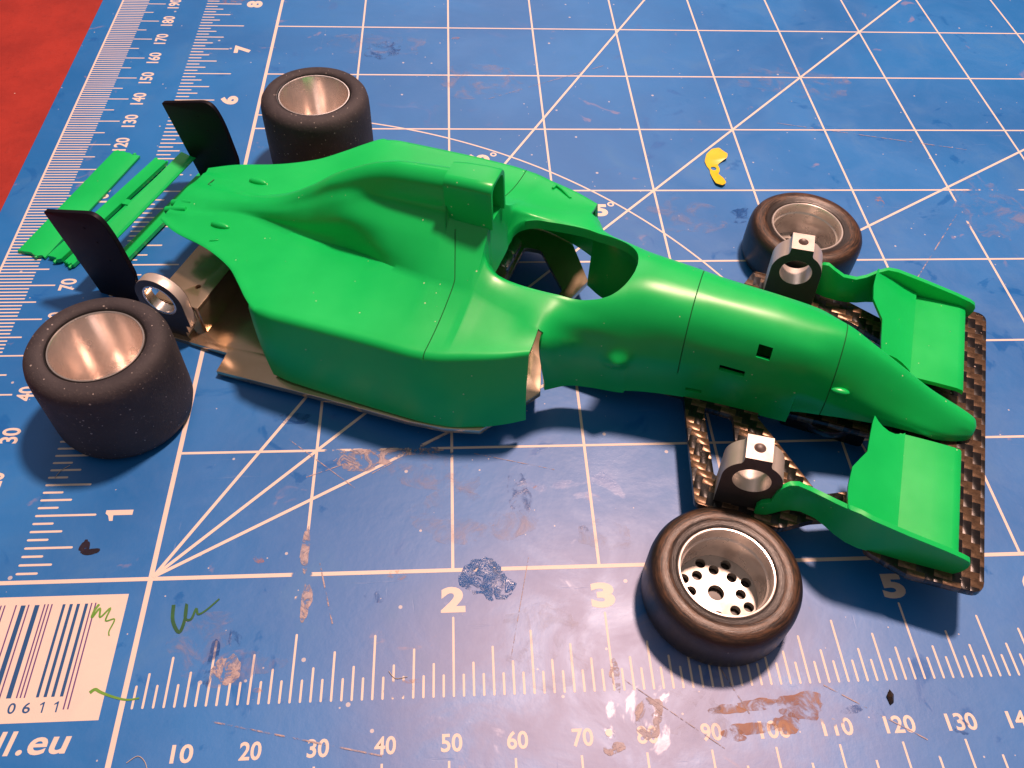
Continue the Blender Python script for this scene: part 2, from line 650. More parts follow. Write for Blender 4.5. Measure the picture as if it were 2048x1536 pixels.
for i in range(0, 13):
    if i == 0:
        line('grid_line', (0, -48), (0, 292), 0.85, ZP)
    else:
        line('grid_line', (i * I, 0.0), (i * I, 292), 0.52, ZP)
for j in range(0, 10):
    if j == 0:
        line('grid_line', (-27, 0), (318, 0), 0.72, ZP + 0.004)
    else:
        line('grid_line', (0.4, j * I), (318, j * I), 0.52, ZP + 0.004)
line('ruler_edge_line', (-47.6, -10), (-47.6, 292), 0.5, ZP)
for deg in (30, 45, 60):
    t = math.radians(deg)
    line('angle_line', (0.3, 0.3), (330 * math.cos(t) if deg < 50 else 165, 330 * math.sin(t) if deg < 50 else 165 * math.tan(t)), 0.6, ZP + 0.008 + deg * 0.0002)
a = MB()
N = 90
for k in range(N):
    t0, t1 = math.pi / 2 * k / N, math.pi / 2 * (k + 1) / N
    r0, r1 = 132.75, 133.2
    a.quad((r0 * math.cos(t0), r0 * math.sin(t0), ZP + 0.012), (r1 * math.cos(t0), r1 * math.sin(t0), ZP + 0.012),
           (r1 * math.cos(t1), r1 * math.sin(t1), ZP + 0.012), (r0 * math.cos(t1), r0 * math.sin(t1), ZP + 0.012))
on_mat(a.build('protractor_arc', M_INK))
# ruler ticks
t = MB()


def tick(a, b, w):
    """tick with rounded ends"""
    dx, dy = b[0] - a[0], b[1] - a[1]
    l = math.hypot(dx, dy)
    ux, uy = dx / l, dy / l
    pts = []
    for cx, cy, s in ((a[0], a[1], 0), (b[0], b[1], math.pi)):
        base = math.atan2(uy, ux) + math.pi / 2 + s
        for q in range(5):
            ang = base + math.pi * q / 4
            pts.append((cx + w / 2 * math.cos(ang), cy + w / 2 * math.sin(ang), ZP))
    t.add(pts, [tuple(range(10))])


for k in range(1, 9 * 16 + 5):           # inch ruler up the left side
    y = k * I / 16
    n = (k + 8) % 16
    L = 10.1 if n == 0 else 12.6 if n == 8 else 7.7 if n % 4 == 0 else 5.1 if n % 2 == 0 else 3.2
    tick((-22.3, y), (-22.3 + L, y), 0.42)
for k in range(1, 16 * 11):              # inch ruler along the front
    x = k * I / 16
    n = k % 16
    L = 12.9 if n == 0 else 10.2 if n == 8 else 7.7 if n % 4 == 0 else 5.2 if n % 2 == 0 else 3.3
    if k == 16:
        L = 10.8
    tick((x, -21.5), (x, -21.5 + L), 0.36)
for k in range(0, 245):                  # millimetres up the left edge
    y = float(k)
    x1 = -34.6 if k % 10 == 0 else -37.2 if k % 5 == 0 else -39.8
    t.strip((-47.5, y), (x1, y), 0.36, ZP + 0.004)
for k in range(1, 270):                  # millimetres along the front edge
    y1 = -31.1 if k % 10 == 0 else -33.6 if k % 5 == 0 else -36.2
    t.strip((float(k), -44), (float(k), y1), 0.34, ZP)
on_mat(t.build('ruler_ticks', M_INK))['kind'] = 'stuff'


def text_into(mb, s, cx, cy, height, width=None, rot=0.0, bold=0.0, shear=0.0, z=ZP, spacing=1.0):
    cu = bpy.data.curves.new('tmp', 'FONT')
    cu.body = s
    cu.align_x = 'LEFT'
    cu.size = 1.0
    cu.offset = bold
    cu.shear = shear
    cu.space_character = spacing
    cu.resolution_u = 4
    o = bpy.data.objects.new('tmp', cu)
    COL.objects.link(o)
    me = evaluated(o)
    bpy.data.objects.remove(o, do_unlink=True)
    xs = [v.co.x for v in me.vertices]
    ys = [v.co.y for v in me.vertices]
    x0, x1, y0, y1 = min(xs), max(xs), min(ys), max(ys)
    sy = height / (y1 - y0)
    sx = sy if width is None else width / (x1 - x0)
    c, sn = math.cos(rot), math.sin(rot)
    vs = []
    for v in me.vertices:
        x = (v.co.x - (x0 + x1) / 2) * sx
        y = (v.co.y - (y0 + y1) / 2) * sy
        vs.append((cx + x * c - y * sn, cy + x * sn + y * c, z))
    mb.add(vs, [tuple(p.vertices) for p in me.polygons])
    bpy.data.meshes.remove(me)


R90 = math.pi / 2


def number(s, *args, **kw):
    n = MB()
    text_into(n, s, *args, **kw)
    on_mat(n.build('printed_number', M_INK))


def figure_one(cx, cy, h, rot):
    """a bold figure one: stem and slanting flag"""
    P = [(0.02, -0.5), (0.24, -0.5), (0.24, 0.5), (0.10, 0.5), (0.0, 0.38), (-0.22, 0.30), (-0.22, 0.17), (0.02, 0.20)]
    c, sn = math.cos(rot), math.sin(rot)
    n = MB()
    n.add([(cx + h * (x * c - y * sn), cy + h * (x * sn + y * c), ZP) for x, y in P], [(0, 1, 2, 7), (2, 3, 4, 7), (4, 5, 6, 7)])
    on_mat(n.build('printed_number', M_INK))


figure_one(-8.1, 0.5 * I - 0.3, 4.7, R90)
figure_one(I, -5.4, 4.6, 0)
for k in range(2, 9):
    number(str(k), -8.1, (k - 0.5) * I, 4.7, 4.0, R90, 0.05)
for k in range(2, 7):
    number(str(k), k * I, -5.4, 4.6, 4.1, 0, 0.05)
for k in range(1, 20):
    s = str(k * 10)
    number(s, -32.0, k * 10 + 0.2, 3.4, 1.75 * len(s) + 0.1, R90, 0.022)
for k in range(1, 15):
    s = str(k * 10)
    number(s, k * 10 + 0.4, -28.5, 2.7, 1.62 * len(s), 0, 0.022)
for s, x, y in (('45', 85.6, 94.2), ('60', 57.6, 113.9)):
    number(s, x, y, 4.5, 7.0, 0, 0.05)
    d = MB()
    v_, f_ = lathe([(0.42, ZP), (0.85, ZP)], 24)
    d.add([(p[0] + x + 4.5, p[1] + y + 2.2, p[2]) for p in v_], f_)
    on_mat(d.build('degree_sign', M_INK))

# barcode label
b = MB()
b.rect(-30, -23.1, -3.0, -2.6, ZP)
on_mat(b.build('barcode_label', M_INK))
bb = MB()
bv = MB()
for x, w in ((-19.55, 0.75), (-17.35, 0.75), (-13.05, 0.45), (-11.9, 0.5), (-10.75, 0.5), (-9.45, 0.5), (-25.2, 0.6), (-26.6, 0.6)):
    bb.rect(x - w / 2, -19.3, x + w / 2, -4.1, ZP + 0.012)
for x, y in ((-23.1, -19.3), (-22.5, -19.3), (-20.7, -19.3), (-18.7, -19.3), (-16.15, -19.3), (-15.6, -19.3), (-15.0, -19.3), (-8.65, -21.3), (-8.0, -21.3)):
    bv.rect(x - 0.11, y, x + 0.11, -4.0, ZP + 0.012)
for x, s in ((-18.9, '0'), (-16.4, '0'), (-14.2, '6')):
    text_into(bb, s, x, -20.85, 1.65, 1.15, 0, 0.012, z=ZP + 0.012)
for x in (-12.0, -9.9):
    bb.add([(x + 1.65 * p, -20.85 + 1.65 * q, ZP + 0.012) for p, q in ((0.06, -0.5), (0.2, -0.5), (0.2, 0.5), (0.1, 0.5), (-0.18, 0.3), (-0.18, 0.18), (0.06, 0.28))],
           [(0, 1, 2, 6), (2, 3, 4, 6), (4, 5, 6)])
on_mat(bb.build('barcode_bars', M_BARBLUE))
on_mat(bv.build('barcode_thin_bars', M_BARVIOLET))
for ch, x, y, h, w in (('l', -16.55, -26.05, 3.5, 1.35), ('l', -15.0, -26.05, 3.5, 1.35), ('.', -13.45, -27.4, 0.8, 0.9), ('e', -10.95, -26.55, 2.55, 2.75), ('u', -7.75, -26.55, 2.5, 2.9)):
    l = MB()
    text_into(l, ch, x, y, h, w, 0, 0.02 if ch != '.' else 0.0, 0.16)
    on_mat(l.build('printed_letter', M_INK))


# stains and pen marks with a shape of their own
def blob(cx, cy, rx, ry, seed, n=40, jag=0.35, z=0.045):
    rnd = random.Random(seed)
    ph = [rnd.uniform(0, 6.28) for _ in range(9)]
    am = [rnd.uniform(0.3, 1) / (k + 1.0) for k in range(9)]
    pts = []
    for i in range(n):
        a = 2 * math.pi * i / n
        r = 1 + jag * sum(am[k] * math.sin((k + 2) * a + ph[k]) for k in range(9)) * 0.7 + rnd.uniform(-0.06, 0.06)
        r = max(0.25, r)
        pts.append((cx + rx * r * math.cos(a), cy + ry * r * math.sin(a), z))
    return pts


def stain(name, mat, blobs):
    for q, args in enumerate(blobs):
        m = MB()
        p = blob(*args, z=0.045 + 0.003 * q)
        c = (sum(v[0] for v in p) / len(p), sum(v[1] for v in p) / len(p), p[0][2])
        m.add([c] + p, [(0, i + 1, (i + 1) % len(p) + 1) for i in range(len(p))])
        on_mat(m.build(name, mat))


def mat_stain(name, col, col2, lo, hi, scale, rough=0.5, bump=0.3, alpha=1.0):
    k = NT(name)
    nn = k.noise(scale, 5, 0.7, dist=0.8)
    n2 = k.noise(scale * 0.5, 3, 0.6, vec=k.mapping(k.obj, loc=(0.5, 0.2, 0)))
    k.set(Base_Color=k.mix(k.ramp(n2, 0.35, 0.65), col, col2), Roughness=rough, Normal=k.bump(nn, bump, 0.0005))
    tr = k.t.nodes.new('ShaderNodeBsdfTransparent')
    mx = k.t.nodes.new('ShaderNodeMixShader')
    k.link(k.ramp(nn, lo, hi, 0.0, alpha), mx.inputs[0])
    k.link(tr.outputs[0], mx.inputs[1])
    k.link(k.b.outputs[0], mx.inputs[2])
    k.link(mx.outputs[0], k.out.inputs['Surface'])
    return k.m


S_BROWN = mat_stain('rust_paint_stain', (0.30, 0.12, 0.07), (0.42, 0.20, 0.10), 0.36, 0.60, 330, 0.55, 0.3, 0.72)
S_GLUE = mat_stain('dried_glue', (0.012, 0.10, 0.36), (0.05, 0.14, 0.38), 0.40, 0.50, 420, 0.22, 0.9)
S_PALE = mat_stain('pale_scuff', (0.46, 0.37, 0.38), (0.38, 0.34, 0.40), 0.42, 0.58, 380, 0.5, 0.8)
S_HAZE = mat_stain('pale_smear', (0.42, 0.38, 0.48), (0.30, 0.34, 0.52), 0.45, 0.75, 200, 0.40, 0.3, 0.42)
S_BLACK = mat_stain('black_paint_mark', (0.012, 0.008, 0.018), (0.02, 0.01, 0.03), 0.33, 0.40, 300, 0.35)
S_DARKB = mat_stain('wet_blue_drip', (0.004, 0.06, 0.30), (0.006, 0.08, 0.34), 0.44, 0.66, 300, 0.2, 0.5, 0.5)
S_PEN = mat_stain('green_pen_ink', (0.008, 0.085, 0.03), (0.02, 0.13, 0.03), 0.22, 0.36, 500, 0.5, 0.1)
S_PALEGRN = mat_stain('green_pen_on_label', (0.10, 0.30, 0.03), (0.16, 0.36, 0.05), 0.22, 0.36, 500, 0.5, 0.1)
S_ORANGE = mat_stain('orange_fleck', (0.60, 0.24, 0.08), (0.62, 0.34, 0.16), 0.46, 0.72, 600, 0.5, 0.3, 0.6)
stain('rust_stain', S_BROWN, [(105.5, -25.0, 3.6, 2.3, 1), (98.5, -24.6, 3.2, 0.9, 2), (93.5, -25.2, 2.6, 0.8, 3),
                              (97, -28.2, 3.4, 1.0, 4), (93.8, -29.0, 2.0, 0.9, 5), (102.5, -27.8, 2.6, 1.3, 6)])
stain('dried_glue', S_GLUE, [(56.5, -2.2, 4.3, 3.4, 11), (56.5, 0.6, 2.6, 1.6, 12)])
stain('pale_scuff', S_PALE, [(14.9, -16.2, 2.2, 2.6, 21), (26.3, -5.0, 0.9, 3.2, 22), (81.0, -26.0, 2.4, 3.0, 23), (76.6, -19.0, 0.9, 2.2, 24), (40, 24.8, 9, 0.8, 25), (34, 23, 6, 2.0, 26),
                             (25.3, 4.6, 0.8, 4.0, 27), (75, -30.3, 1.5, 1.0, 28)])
stain('pale_smear', S_HAZE, [(10, -11, 5, 5, 31), (17, -15.5, 6, 3, 32), (88, -26, 6, 4, 33), (78, 6, 5, 3, 34), (47, 20, 9, 4, 35), (30, 168, 12, 7, 36), (60, 150, 14, 8, 37), (108, 92, 10, 6, 38),
                             (185, 95, 7, 14, 39), (150, 150, 16, 8, 40), (54, 10, 10, 6, 41), (66, -14, 8, 7, 42)])
stain('black_paint_mark', S_BLACK, [(-12.4, 6.4, 0.7, 1.5, 51), (-11.2, 5.4, 1.5, 0.6, 52)])
stain('blue_drip', S_DARKB, [(63, 15, 2.2, 4.5, 61), (12.5, -14.5, 0.9, 3.4, 62), (15.5, -11.0, 1.0, 1.6, 63), (37.5, -4.5, 1.6, 1.1, 64), (19.5, -27.5, 0.9, 0.9, 65), (74, 7.2, 1.0, 0.8, 66),
                             (32, 165, 5, 5, 67), (20.5, 33, 3.5, 1.2, 68), (104, -14.8, 1.6, 0.6, 69), (122, 92, 4, 2.4, 70), (130, -29.2, 1.2, 1.4, 71), (113.5, -26, 1.6, 0.7, 72)])
stain('orange_fleck', S_ORANGE, [(66.5, 16.0, 0.8, 0.5, 81), (44.6, -18.9, 1.9, 0.4, 82), (41.4, -0.6, 1.6, 0.9, 83), (17.6, 3.2, 1.2, 0.7, 84), (46.5, 8.2, 0.35, 0.35, 85), (64, 40, 1, 0.5, 86),
                                 (100.6, -14.2, 0.5, 1.2, 87), (-17, 193, 6, 2.5, 88), (53, 172, 1, 0.8, 89), (158, 97, 1.0, 2.4, 90), (58, 8.4, 0.7, 0.25, 91), (20.2, -19.5, 0.8, 0.4, 92)])


def pen(name, mat, path, w):
    m = MB()
    for q in range(len(path) - 1):
        m.strip(path[q], path[q + 1], w * (1 - 0.06 * q), 0.06 + 0.003 * q)
    return on_mat(m.build(name, mat))


def smooth_path(pts, n=5):
    out = []
    for i in range(len(pts) - 1):
        p0 = pts[max(i - 1, 0)]
        p1, p2 = pts[i], pts[i + 1]
        p3 = pts[min(i + 2, len(pts) - 1)]
        for j in range(n):
            t = j / n
            out.append(tuple(0.5 * ((2 * p1[c]) + (-p0[c] + p2[c]) * t + (2 * p0[c] - 5 * p1[c] + 4 * p2[c] - p3[c]) * t * t
                                    + (-p0[c] + 3 * p1[c] - 3 * p2[c] + p3[c]) * t ** 3) for c in range(2)))
    out.append(tuple(pts[-1]))
    return out


def pen2(name, mat, pts, w):
    P = smooth_path(pts)
    m = MB()
    L, Rr = [], []
    for i, p in enumerate(P):
        q0, q1 = P[max(i - 1, 0)], P[min(i + 1, len(P) - 1)]
        dx, dy = q1[0] - q0[0], q1[1] - q0[1]
        l = math.hypot(dx, dy) or 1
        zz = 0.062 + 0.0008 * i
        ww = w * (1 - 0.55 * i / len(P)) / 2
        L.append((p[0] - dy / l * ww, p[1] + dx / l * ww, zz))
        Rr.append((p[0] + dy / l * ww, p[1] - dx / l * ww, zz))
    n_ = len(P)
    m.add(L + Rr, [(i, n_ + i, n_ + i + 1, i + 1) for i in range(n_ - 1)])
    return on_mat(m.build(name, mat))


pen2('pen_squiggle', S_PEN, [(4.7, -4.8), (5.1, -7.6), (6.5, -9.6), (7.0, -7.2), (6.8, -4.7), (7.0, -7.2), (8.0, -7.4), (8.5, -5.6), (9.0, -6.6), (10.2, -5.9), (12.0, -4.0)], 0.62)
pen2('pen_squiggle', S_PALEGRN, [(-7.4, -4.3), (-7.9, -5.4), (-8.0, -6.6), (-7.1, -5.0), (-6.7, -6.6), (-5.4, -5.0), (-5.7, -7.2), (-4.3, -7.0), (-4.7, -9.0), (-4.5, -9.8)], 0.42)
pen2('pen_squiggle', S_PALEGRN, [(-5.3, -18.9), (-4.6, -18.4), (-3.6, -18.9), (-1.5, -19.7), (0.6, -20.2), (2.4, -20.0)], 0.55)
# knife cuts across the mat
for q, (x0, y0, x1, y1) in enumerate(((36, 20, 52, 30), (24, 19.5, 40, 26), (90, -10, 97, -26), (64, 2, 60, -16), (20, 28, 33, 17), (28, 2, 31, -9), (55, 24, 70, 20), (110, -22, 124, -31),
                                      (150, 60, 176, 92), (60, 140, 96, 158), (140, 130, 190, 118), (14, -24, 40, -30), (78, -20, 92, -31))):
    m = MB()
    m.strip((x0, y0), (x1, y1), 0.14 + 0.05 * (q % 3), 0.075 + 0.002 * q)
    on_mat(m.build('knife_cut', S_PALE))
for q, pts in enumerate((((-21.2, 20.5), (-20.6, 22.0), (-19.2, 23.2)), ((2.6, -29.5), (4.0, -28.6), (5.2, -29.4), (5.9, -30.8)), ((40.5, -17.2), (41.6, -18.4), (43.5, -18.2)))):
    m = MB()
    m.add(*tube([(x, y, 0.12) for x, y in smooth_path(pts)], 0.06, 6))
    on_mat(m.build('loose_fibre', mat_plain('fibre', (0.5, 0.46, 0.42), 0.7)))
# a small printed-over ring punched in the mat
m = MB()
m.add([(74.5 + 0.55 * math.cos(i * math.pi / 12), -28 + 0.55 * math.sin(i * math.pi / 12), 0.06) for i in range(24)], [tuple(range(24))])
on_mat(m.build('white_dot', mat_plain('white_dot_paint', (0.8, 0.77, 0.7), 0.5)))
v_, f_ = lathe([(0.62, 0.055), (1.05, 0.055)], 32)
m = MB()
m.add([(x + 74.5, y - 28, z) for x, y, z in v_], f_)
on_mat(m.build('dot_ring', S_DARKB))

# ------------------------------------------------------------------ wheels
def wheel(kind, x, y, label, group, rz=0.0):
    root = bpy.data.objects.new(kind, None)
    COL.objects.link(root)
    root.location = (x * MM, y * MM, 0)
    root.rotation_euler = (0, 0, rz)
    tag(root, label, 'wheel', group)
    m = MB()
    if kind == 'foam_wheel':
        H = 19.6
        prof = [(8.35, H - 1.6), (8.6, H - 0.55), (9.1, H - 0.12), (9.9, H), (10.9, H - 0.15), (11.7, H - 0.6), (12.3, H - 1.4), (12.58, H - 2.6), (12.66, H - 5), (12.66, 4),
                (12.6, 2.4), (12.2, 1.0), (11.4, 0.3), (10.4, 0.05), (9.0, 0.05), (8.6, 0.5)]
        m.add(*lathe(prof, 96))
        m.build('tyre', M_FOAM, root, 50)
        # rubber lip round the rim
        r = MB()
        r.add(*lathe([(8.75, H - 0.9), (8.62, H - 0.45), (8.42, H - 0.5), (8.32, H - 1.0), (8.30, H - 2.2)], 96))
        r.build('glue_line', mat_plain('tyre_glue_gloss', (0.01, 0.008, 0.008), 0.22), root, 60)
        k = MB()
        k.add(*lathe([(8.32, 0.4), (8.32, H - 0.75), (8.22, H - 0.62), (8.0, H - 0.62), (7.85, H - 0.8), (7.75, H - 15.5), (7.3, H - 16.2), (1.6, H - 16.3), (1.5, H - 17.5), (1.5, 1.0)], 96))
        rim = k.build('rim', M_ALU, root, 40)
        s = MB()
        v1, f1 = tube([(7.9, 0, H - 13.0), (7.2, 0, H - 13.0)], 0.75, 16)
        s.add(v1, f1)
        o = s.build('grub_screw_hole', M_DARK, rim, 40)
        o.rotation_euler = (0, 0, -1.05)
    else:
        H = 10.3
        prof = [(7.95, H - 1.2), (8.1, H - 0.5), (8.5, H - 0.3), (9.0, H - 0.35), (9.35, H - 0.15), (9.9, H), (10.8, H - 0.1), (11.6, H - 0.45), (12.2, H - 1.05), (12.55, H - 1.9), (12.7, H - 3.2),
                (12.7, 2.4), (12.6, 1.3), (12.2, 0.5), (11.6, 0.15), (10.6, 0.06), (8.6, 0.06), (8.1, 0.6)]
        m.add(*lathe(prof, 112))
        m.build('tyre', M_TYRE, root, 50)
        k = MB()
        k.add(*lathe([(8.0, 0.5), (8.02, H - 0.75), (7.85, H - 0.5), (7.6, H - 0.52), (7.45, H - 0.8), (7.3, H - 2.6), (7.05, H - 2.9), (7.0, H - 6.0), (7.15, H - 6.4), (7.0, 1.6)], 112))
        rim = k.build('rim', M_RIM, root, 35)
        holes = [circle(0, 0, 1.4, 32)]
        for q in range(8):
            t0 = math.radians(90 - 45 * q)
            holes.append(circle(4.2 * math.cos(t0), 4.2 * math.sin(t0), 0.9, 24))
            t1 = t0 + math.radians(22.5)
            holes.append(circle(5.75 * math.cos(t1), 5.75 * math.sin(t1), 0.9, 24))
        me = plate_mesh([circle(0, 0, 6.98, 72)] + holes, 0.5, 1.7)
        link_mesh('drilled_disc', me, M_ALUF, rim, 30)
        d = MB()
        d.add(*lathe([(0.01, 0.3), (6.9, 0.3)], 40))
        d.build('disc_backing', mat_plain('hole_shadow_dark', (0.018, 0.012, 0.012), 0.4), rim, 30)  # dark sheet standing in for the shade inside the drilled holes
    return root


wheel('foam_wheel', -11.5, 35.9, 'black foam tyre with deep metal rim in front of the black endplates', 'foam tyred rear wheels', 0.3)
wheel('foam_wheel', 19.5, 113.2, 'black foam tyre with deep metal rim, standing behind the green car body', 'foam tyred rear wheels', 1.9)
wheel('rubber_wheel', 95.2, -6.4, 'worn brown-black rubber wheel with drilled rim on the front ruler', 'rubber front wheels', math.radians(-6))
wheel('rubber_wheel', 131.1, 77.0, 'rubber front wheel behind the car nose, partly hidden by an axle block', 'rubber front wheels', math.radians(15))

# ------------------------------------------------------------------ car frame
YAW, PITCH = math.radians(-22.5), math.radians(3.5)
CU = Vector((math.cos(YAW) * math.cos(PITCH), math.sin(YAW) * math.cos(PITCH), math.sin(PITCH)))
CV = Vector((-math.sin(YAW), math.cos(YAW), 0))
CW = CU.cross(CV)
CARM = Matrix(((CU.x, CV.x, CW.x, 8.5 * MM), (CU.y, CV.y, CW.y, 76.5 * MM), (CU.z, CV.z, CW.z, 0), (0, 0, 0, 1)))


def car_thing(name, label, cat, group=None):
    o = bpy.data.objects.new(name, None)
    COL.objects.link(o)
    o.matrix_world = CARM
    tag(o, label, cat, group)
    return o


# ------------------------------------------------------------------ car body shell
BODY = car_thing('race_car_body', 'green plastic single-seater race car body shell with open cockpit', 'model car')

# control points of the half section (v, w) from the centre line to the crease, at stations u
A_REAR = [
    (-14.0, 0, 16.9, 1.5, 16.8, 3.0, 16.5, 4.2, 16.3, 5.2, 16.2, 6.2, 16.2, 7.0, 16.2),
    (-6.0, 0, 17.5, 1.5, 17.4, 2.8, 17.0, 3.6, 16.7, 4.4, 16.5, 5.2, 16.5, 6.0, 16.5),
    (2.0, 0, 18.4, 1.0, 18.3, 1.9, 17.9, 2.5, 17.5, 2.9, 17.15, 3.3, 16.95, 4.0, 16.85),
    (9.5, 0, 20.7, 1.2, 20.5, 2.3, 20.0, 3.2, 19.3, 3.8, 18.2, 4.0, 17.5, 4.6, 17.1),
    (18.8, 0, 25.9, 1.4, 25.3, 2.4, 24.2, 4.0, 22.9, 5.2, 21.0, 5.7, 18.9, 6.4, 17.9),
    (24.0, 0, 29.5, 1.7, 28.8, 2.6, 27.2, 4.4, 25.5, 5.9, 22.9, 6.5, 20.0, 7.3, 18.4),
    (28.7, 0, 32.1, 1.8, 31.1, 2.8, 29.1, 4.4, 27.7, 6.6, 25.2, 7.4, 21.6, 8.1, 19.0),
    (33.7, 0, 34.3, 1.9, 33.2, 2.8, 30.6, 3.6, 28.6, 7.0, 26.0, 8.6, 22.4, 9.2, 19.6),
    (39.0, 0, 35.7, 2.1, 34.4, 2.95, 31.4, 3.6, 28.7, 7.4, 26.0, 9.8, 23.4, 11.2, 20.7),
    (48.6, 0, 36.3, 2.3, 35.0, 3.0, 31.8, 3.6, 28.7, 7.6, 25.8, 10.8, 23.5, 13.5, 21.5),
]
A_BOX = [
    (49.4, 0, 28.2, 1.2, 28.2, 2.4, 28.3, 3.6, 28.4, 7.6, 25.7, 10.8, 23.5, 13.5, 21.5),
    (57.4, 0, 28.0, 1.2, 28.0, 2.4, 28.0, 3.8, 27.8, 7.0, 25.2, 10.4, 23.2, 13.8, 21.2),
]
A_FRONT = [
    (57.6, 0, 19.0, 2.5, 19.0, 4.5, 19.6, 6.6, 23.2, 7.4, 24.2, 10.2, 23.0, 13.8, 21.2),
    (58.8, 0, 19.1, 3.0, 19.1, 5.6, 20.0, 7.8, 22.4, 8.6, 23.1, 10.8, 22.4, 14.0, 20.9),
    (60.6, 0, 19.6, 3.0, 19.6, 6.5, 20.4, 8.6, 21.6, 9.3, 22.2, 11.4, 21.7, 14.3, 20.5),
    (63.0, 0, 20.3, 3.0, 20.3, 6.5, 20.7, 9.0, 21.4, 9.7, 21.7, 11.9, 21.2, 14.8, 20.1),
    (66.0, 0, 20.6, 3.0, 20.6, 6.5, 20.8, 9.3, 21.3, 10.1, 21.4, 12.6, 20.8, 15.5, 19.7),
    (71.0, 0, 20.8, 3.0, 20.8, 6.5, 20.9, 9.4, 21.3, 10.3, 21.2, 13.4, 20.4, 16.8, 19.3),
    (72.0, 0, 20.9, 3.0, 20.9, 6.5, 21.0, 9.4, 21.3, 10.4, 21.1, 13.4, 20.2, 16.7, 18.6),
    (75.0, 0, 21.2, 3.0, 21.2, 6.5, 21.2, 9.2, 21.0, 10.6, 20.4, 12.8, 18.8, 14.5, 16.4),
    (79.0, 0, 22.4, 3.0, 22.4, 6.2, 22.0, 8.5, 21.2, 10.3, 19.7, 11.9, 17.6, 12.8, 14.6),
    (86.0, 0, 23.2, 2.8, 23.0, 5.3, 22.2, 7.3, 20.8, 9.0, 18.8, 10.3, 16.2, 11.2, 13.4),
    (94.0, 0, 22.6, 2.5, 22.4, 4.8, 21.6, 6.6, 20.2, 8.0, 18.2, 9.0, 15.7, 9.7, 12.6),
    (100.0, 0, 22.0, 2.4, 21.8, 4.5, 20.9, 6.2, 19.5, 7.5, 17.5, 8.5, 15.2, 9.0, 12.2),
    (110.0, 0, 21.2, 2.3, 20.9, 4.3, 20.0, 5.9, 18.6, 7.1, 16.6, 8.0, 14.2, 8.5, 11.2),
    (117.0, 0, 20.2, 2.2, 19.9, 4.1, 19.0, 5.6, 17.8, 6.8, 15.6, 7.6, 13.0, 8.1, 10.2),
    (122.3, 0, 19.3, 1.6, 19.0, 3.2, 17.9, 4.7, 16.0, 5.9, 13.7, 6.7, 11.2, 7.2, 8.6),
    (128.0, 0, 16.4, 1.1, 16.2, 2.4, 15.1, 3.8, 13.1, 5.0, 10.9, 5.9, 8.8, 6.4, 6.8),
    (134.0, 0, 12.8, 0.9, 12.6, 1.9, 11.7, 3.1, 10.1, 4.2, 8.3, 5.1, 6.7, 5.6, 5.4),
    (140.0, 0, 9.0, 0.8, 8.8, 1.7, 8.1, 2.7, 7.0, 3.7, 5.8, 4.5, 4.8, 4.9, 4.0),
    (145.0, 0, 6.5, 0.8, 6.3, 1.6, 5.8, 2.4, 5.0, 3.1, 4.1, 3.6, 3.3, 3.8, 2.7),
    (147.6, 0, 5.2, 0.7, 5.1, 1.3, 4.7, 1.9, 4.1, 2.3, 3.4, 2.6, 2.8, 2.7, 2.3),
    (149.0, 0, 4.2, 0.7, 4.1, 1.2, 3.8, 1.6, 3.4, 1.85, 3.0, 2.0, 2.6, 2.0, 2.2),
    (149.5, 0, 3.2, 0.15, 3.2, 0.25, 3.1, 0.3, 3.0, 0.35, 2.9, 0.4, 2.8, 0.4, 2.7),
]
EDGE = [  # u, half width of the deck edge, its height
    (-14.0, 9.7, 16.2), (-9.0, 12.2, 16.4), (0.0, 14.8, 16.8), (8.0, 18.6, 17.2), (13.0, 22.8, 17.7), (16.5, 26.0, 18.2), (20.0, 28.4, 18.7),
    (24.0, 29.0, 18.9), (40.0, 28.9, 18.8), (50.0, 28.8, 18.4), (55.0, 28.2, 18.2), (60.0, 26.6, 18.2), (66.0, 24.4, 18.2), (71.0, 21.9, 18.2)]
BOTTOM = [  # u, half width at the lower edge, height of the lower edge
    (18.0, 29.3, 1.8), (24.0, 30.0, 1.8), (50.0, 30.6, 1.6), (57.0, 30.0, 1.4), (63.0, 28.2, 1.4), (68.0, 25.8, 1.5), (71.0, 23.9, 1.6)]
LOW = [  # u, half width and height of the lower edge of the monocoque and nose
    (72.0, 15.6, 1.2), (76.0, 13.0, 1.2), (80.0, 11.9, 0.9), (86.0, 10.8, 0.4), (86.4, 10.7, 0.4), (86.6, 10.6, 1.0), (94.0, 8.9, 0.9), (100.0, 8.1, 0.7), (110.0, 7.8, 0.4),
    (117.0, 7.7, 0.3), (117.2, 7.4, 3.2), (122.3, 6.8, 3.6), (128.0, 6.3, 3.9), (134.0, 5.7, 3.8), (140.0, 5.2, 3.2), (141.0, 5.1, 3.0), (143.0, 4.5, 2.0), (147.6, 2.8, 1.4), (149.0, 1.9, 1.5), (149.5, 0.4, 2.2)]
HOLE = [(57.6, 4.4), (58.2, 5.7), (59.2, 7.1), (60.6, 8.2), (63.0, 9.0), (70.0, 9.5), (76.0, 9.2), (79.0, 8.4), (81.0, 7.3), (82.4, 5.9), (83.3, 4.4), (83.9, 2.7), (84.2, 1.0), (84.6, 1.0)]

NA0, NA1, NB, NARC, NC = 9, 20, 14, 5, 15


